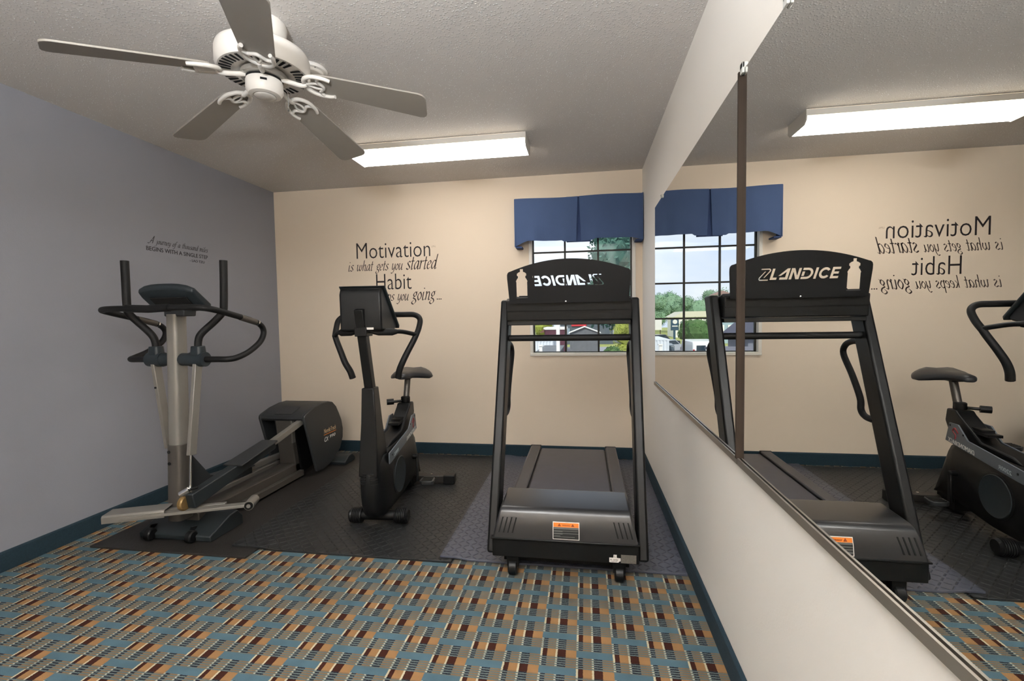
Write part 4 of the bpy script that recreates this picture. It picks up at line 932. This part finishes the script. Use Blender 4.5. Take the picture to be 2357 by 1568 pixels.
    # car park seen in the mirror (to the left of the window axis)
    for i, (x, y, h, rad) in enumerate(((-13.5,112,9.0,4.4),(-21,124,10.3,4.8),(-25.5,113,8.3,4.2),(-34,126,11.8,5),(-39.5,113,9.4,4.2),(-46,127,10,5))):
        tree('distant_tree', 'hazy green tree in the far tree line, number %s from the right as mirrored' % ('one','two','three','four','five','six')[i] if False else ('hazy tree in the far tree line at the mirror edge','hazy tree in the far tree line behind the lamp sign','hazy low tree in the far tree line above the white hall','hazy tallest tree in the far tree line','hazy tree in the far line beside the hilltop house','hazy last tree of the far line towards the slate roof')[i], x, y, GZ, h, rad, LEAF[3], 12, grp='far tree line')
    HOUSEW = mat('house_white', 'f2efe6', .8); FPANE = mat('far_pane', '8a98a6', .3)
    b = thing('white_hall', 'low white hall with a pale hipped roof beyond the car park', 'building', (-19.5, 90, GZ))
    MB().box(-23.5, -15.8, 90, 98, GZ, .95).build('wall', HOUSEW, b, smooth=0); MB().prism([(-24,.95),(-15.3,.95),(-17.2,2.0),(-22.5,2.0)], 'y', 89.6, 98.4).build('roof', mat('pale_roof', 'd5d0bc', .8), b, smooth=0)
    for k in range(4): MB().box(-22.8+1.7*k, -21.9+1.7*k, 89.9, 90.02, -1.2, .2).build('window_pane', FPANE, b, smooth=0)
    b = thing('hillside_house', 'pale house high among the far trees', 'building', (-31.2, 116, GZ)); MB().box(-33.0, -29.3, 116, 119, GZ, 6.0).build('wall', HOUSEW, b, smooth=0); MB().prism([(-33.8,6),(-29,6),(-31.4,7.0)], 'y', 115.6, 119.4).build('roof', mat('rose_roof', '9a7d78', .8), b, smooth=0)
    for k in range(2): MB().box(-32.6+1.6*k, -31.7+1.6*k, 115.9, 116.02, 3.6, 5.0).build('window_pane', FPANE, b, smooth=0)
    b = thing('blue_house', 'small blue-grey house with white framed windows', 'building', (-20, 70, GZ)); MB().box(-22.4, -17.6, 70, 75, GZ, .6).build('wall', mat('blue_grey_siding', '9fb4bd', .8), b, smooth=0); MB().prism([(-22.8,.6),(-17.2,.6),(-20,2.2)], 'y', 69.7, 75.3).build('roof', mat('dark_roof', '3b4048', .8), b, smooth=0)
    for k in range(3): MB().box(-21.6+1.4*k, -20.7+1.4*k, 69.9, 70.02, -1.5, -.2).build('window_frame', HOUSEW, b, smooth=0)
    b = thing('slate_roof_building', 'building with a steep slate roof at the window edge in the mirror', 'building', (-9.8, 30, GZ)); MB().box(-12, -8.9, 30, 34, GZ, -.15).build('wall', mat('grey_siding', '7c7f8a', .8), b, smooth=0); MB().prism([(-8.3,-.25),(-12.6,-.25),(-10.6,1.7)], 'y', 29.7, 34.3).build('roof', mat('slate_roof', '5a5a6a', .8, 0, .2, 8, .15, 2), b, smooth=0)
    b = thing('low_flat_roof', 'grey low flat roof just below the window in the mirror', 'roof', (-5.5, 18, GZ)); MB().box(-6.9, -4.5, 18, 21.5, GZ, -.28).build('wall', mat('grey_siding', '7c7f8a', .8), b, smooth=0); MB().box(-7.1, -4.35, 17.8, 21.7, -.28, -.18).build('roof_slab', mat('roof_felt', '6d6c76', .9, 0, .2, 10, .1, 2), b, smooth=0); MB().lathe([(0,0),(.12,0),(.12,.08),(0,.1)], (-5.9,18.6,-.18), 'z', 12).build('vent_cap', WOODW, b)
    tree('round_shrub', 'round green shrub behind the white van', -11.9, 56, GZ, 3.4, 2.3, LEAF[0], 12, False)
    sg = thing('lamp_sign', 'dark roadside pylon sign with white panels', 'sign', (-12, 70, GZ)); MB().box(-12.15, -11.85, 70, 70.2, GZ, -.6).build('pole', mat('sign_blue', '2b4a60', .6), sg); MB().box(-12.6, -11.5, 69.95, 70.25, -.9, .75).build('cabinet', mat('sign_blue', '2b4a60', .6), sg, bevel=.03)
    MB().lathe([(0,-.03),(.32,-.03),(.32,0),(0,0)], (-12.05,69.94,.35), 'y', 20).build('sign_panel', WOODW, sg); MB().box(-12.45, -11.65, 69.9, 69.95, -.35, -.2).build('sign_panel', WOODW, sg)
    bb = thing('notice_board', 'white framed notice board on two posts behind the cars', 'sign', (-9.2, 68, GZ)); MB().box(-9.9, -8.5, 68, 68.1, -.75, .75).build('board', WOODW, bb); [MB().box(x, x+.1, 68.02, 68.12, GZ, -.7).build('post', BARK, bb) for x in (-9.75, -8.75)]
    GLS = mat('car_glass', '33414c', .1); TYRE = mat('tyre', '17181a', .8)
    def car(name, lab, x, y, rz, L_, Wd, Hh, m, body='sedan', taill=None):
        r = thing(name, lab, 'car' if name != 'cargo_van' else 'van', (x, y, GZ), rz, local=True, group='vehicles in the car park')
        h = Hh; l = L_/2
        if body == 'van': prof = [(-l,.25),(-l,h*.92),(-l+.1,h),(l*.45,h),(l*.68,h*.62),(l,h*.52),(l,.25)]; gl = [(l*.30,h*.62),(l*.30,h*.92),(l*.44,h*.92),(l*.63,h*.62)]
        elif body == 'suv': prof = [(-l,.3),(-l,h*.6),(-l*.92,h*.97),(l*.1,h),(l*.42,h*.62),(l,h*.52),(l,.3)]; gl = [(-l*.88,h*.62),(-l*.82,h*.92),(l*.05,h*.94),(l*.32,h*.62)]
        else: prof = [(-l,.25),(-l,h*.58),(-l*.62,h*.64),(-l*.38,h*.98),(l*.12,h),(l*.48,h*.64),(l,h*.52),(l,.25)]; gl = [(-l*.52,h*.65),(-l*.34,h*.93),(l*.1,h*.94),(l*.38,h*.65)]
        bd = MB().prism([(b_, c) for b_, c in prof], 'x', -Wd/2, Wd/2).build('body', m, r, off=(0,0,0), bevel=.09, bseg=3)
        for s_ in (-1, 1):
            if body != 'van': MB().prism(gl, 'x', s_*(Wd/2-.01), s_*(Wd/2+.012)).build('side_window', GLS, bd, off=(0,0,0))
            for yy in (-l*.62, l*.62): MB().lathe([(0,-.1),(.26,-.1),(.33,-.07),(.33,.07),(.26,.1),(0,.1)], (s_*(Wd/2-.08), yy, .33), 'x', 20).build('wheel', TYRE, r, off=(0,0,0))
            if taill: MB().box(s_*(Wd/2-.3)-.16 if body != 'van' else s_*(Wd/2-.1)-.07, s_*(Wd/2-.3)+.16 if body != 'van' else s_*(Wd/2-.1)+.07, -l-.02, -l+.05, h*.42, h*.54 if body != 'van' else h*.72).build('tail_light', mat('tail_red', 'b32a30', .3), bd, off=(0,0,0), bevel=.02)
        if body == 'van':
            for s_ in (-1, 1): MB().box(s_*.42-.33, s_*.42+.33, -l-.015, -l+.02, h*.56, h*.86).build('rear_window', GLS, bd, off=(0,0,0), bevel=.02)
            MB().box(-.32, .32, -l-.02, -l+.02, h*.30, h*.38).build('number_plate', mat('plate_dark', '3c4248', .5), bd, off=(0,0,0)); MB().box(-Wd/2+.05, Wd/2-.05, -l-.12, -l+.05, .3, .48).build('bumper', mat('bumper_grey', '55585c', .6), bd, off=(0,0,0), bevel=.04)
        else:
            MB().prism([(-Wd/2+.18,h*.64),(Wd/2-.18,h*.64),(Wd/2-.3,h*.93),(-Wd/2+.3,h*.93)], 'y', (-l-.012 if body == 'suv' else -l*.56), (-l+.1 if body == 'suv' else -l*.44)).build('rear_window', GLS, bd, off=(0,0,0))
            MB().box(-Wd/2+.1, Wd/2-.1, -l-.06, -l+.08, .3, .45).build('bumper', mat('bumper_grey', '55585c', .6), bd, off=(0,0,0), bevel=.04)
        return r
    car('cargo_van', 'white cargo van parked with its rear doors facing the window', -8.0, 38.5, .0, 5.2, 2.05, 2.15, mat('van_white', 'f0f0ee', .35, coat=.4), 'van', True)
    car('parked_car', 'dark car parked between the white container and the van', -5.55, 41, .1, 4.4, 1.8, 1.75, mat('car_slate', '3b4a55', .3, coat=.5), 'suv')
    car('parked_car', 'silver and black car at the back of the car park', -8.6, 61, 1.2, 4.6, 1.85, 1.75, mat('car_black', '24282e', .3, coat=.5), 'suv')
    car('parked_car', 'silver saloon with red tail lights behind the dark car', -8.1, 53, .9, 4.6, 1.8, 1.5, mat('car_silver', 'b9bec4', .3, .3, coat=.5), 'sedan', True)
    car('parked_car', 'maroon saloon half hidden behind the white van', -11.3, 50, 1.3, 4.5, 1.8, 1.45, mat('car_maroon', '6a3a44', .3, coat=.5), 'sedan')
    car('parked_car', 'light blue hatchback beyond the white van', -11.0, 46, 1.4, 4.2, 1.75, 1.65, mat('car_light_blue', 'a9c0cf', .3, coat=.5), 'suv')
    c = thing('storage_container', 'white ribbed storage container at the mirror edge', 'container', (-4.0, 33, GZ)); MB().box(-4.8, -2.2, 33, 38, GZ, -.42).build('body', mat('container_white', 'd8dde2', .6), c, smooth=0)
    for k in range(12): MB().box(-4.78+.22*k, -4.66+.22*k, 32.96, 33.0, GZ+.05, -.46).build('rib', mat('container_white', 'd8dde2', .6), c, smooth=0)
    MB().box(-4.84, -2.16, 32.95, 38.05, -.46, -.38).build('top_rail', mat('container_white', 'd8dde2', .6), c, smooth=0)
outdoors()
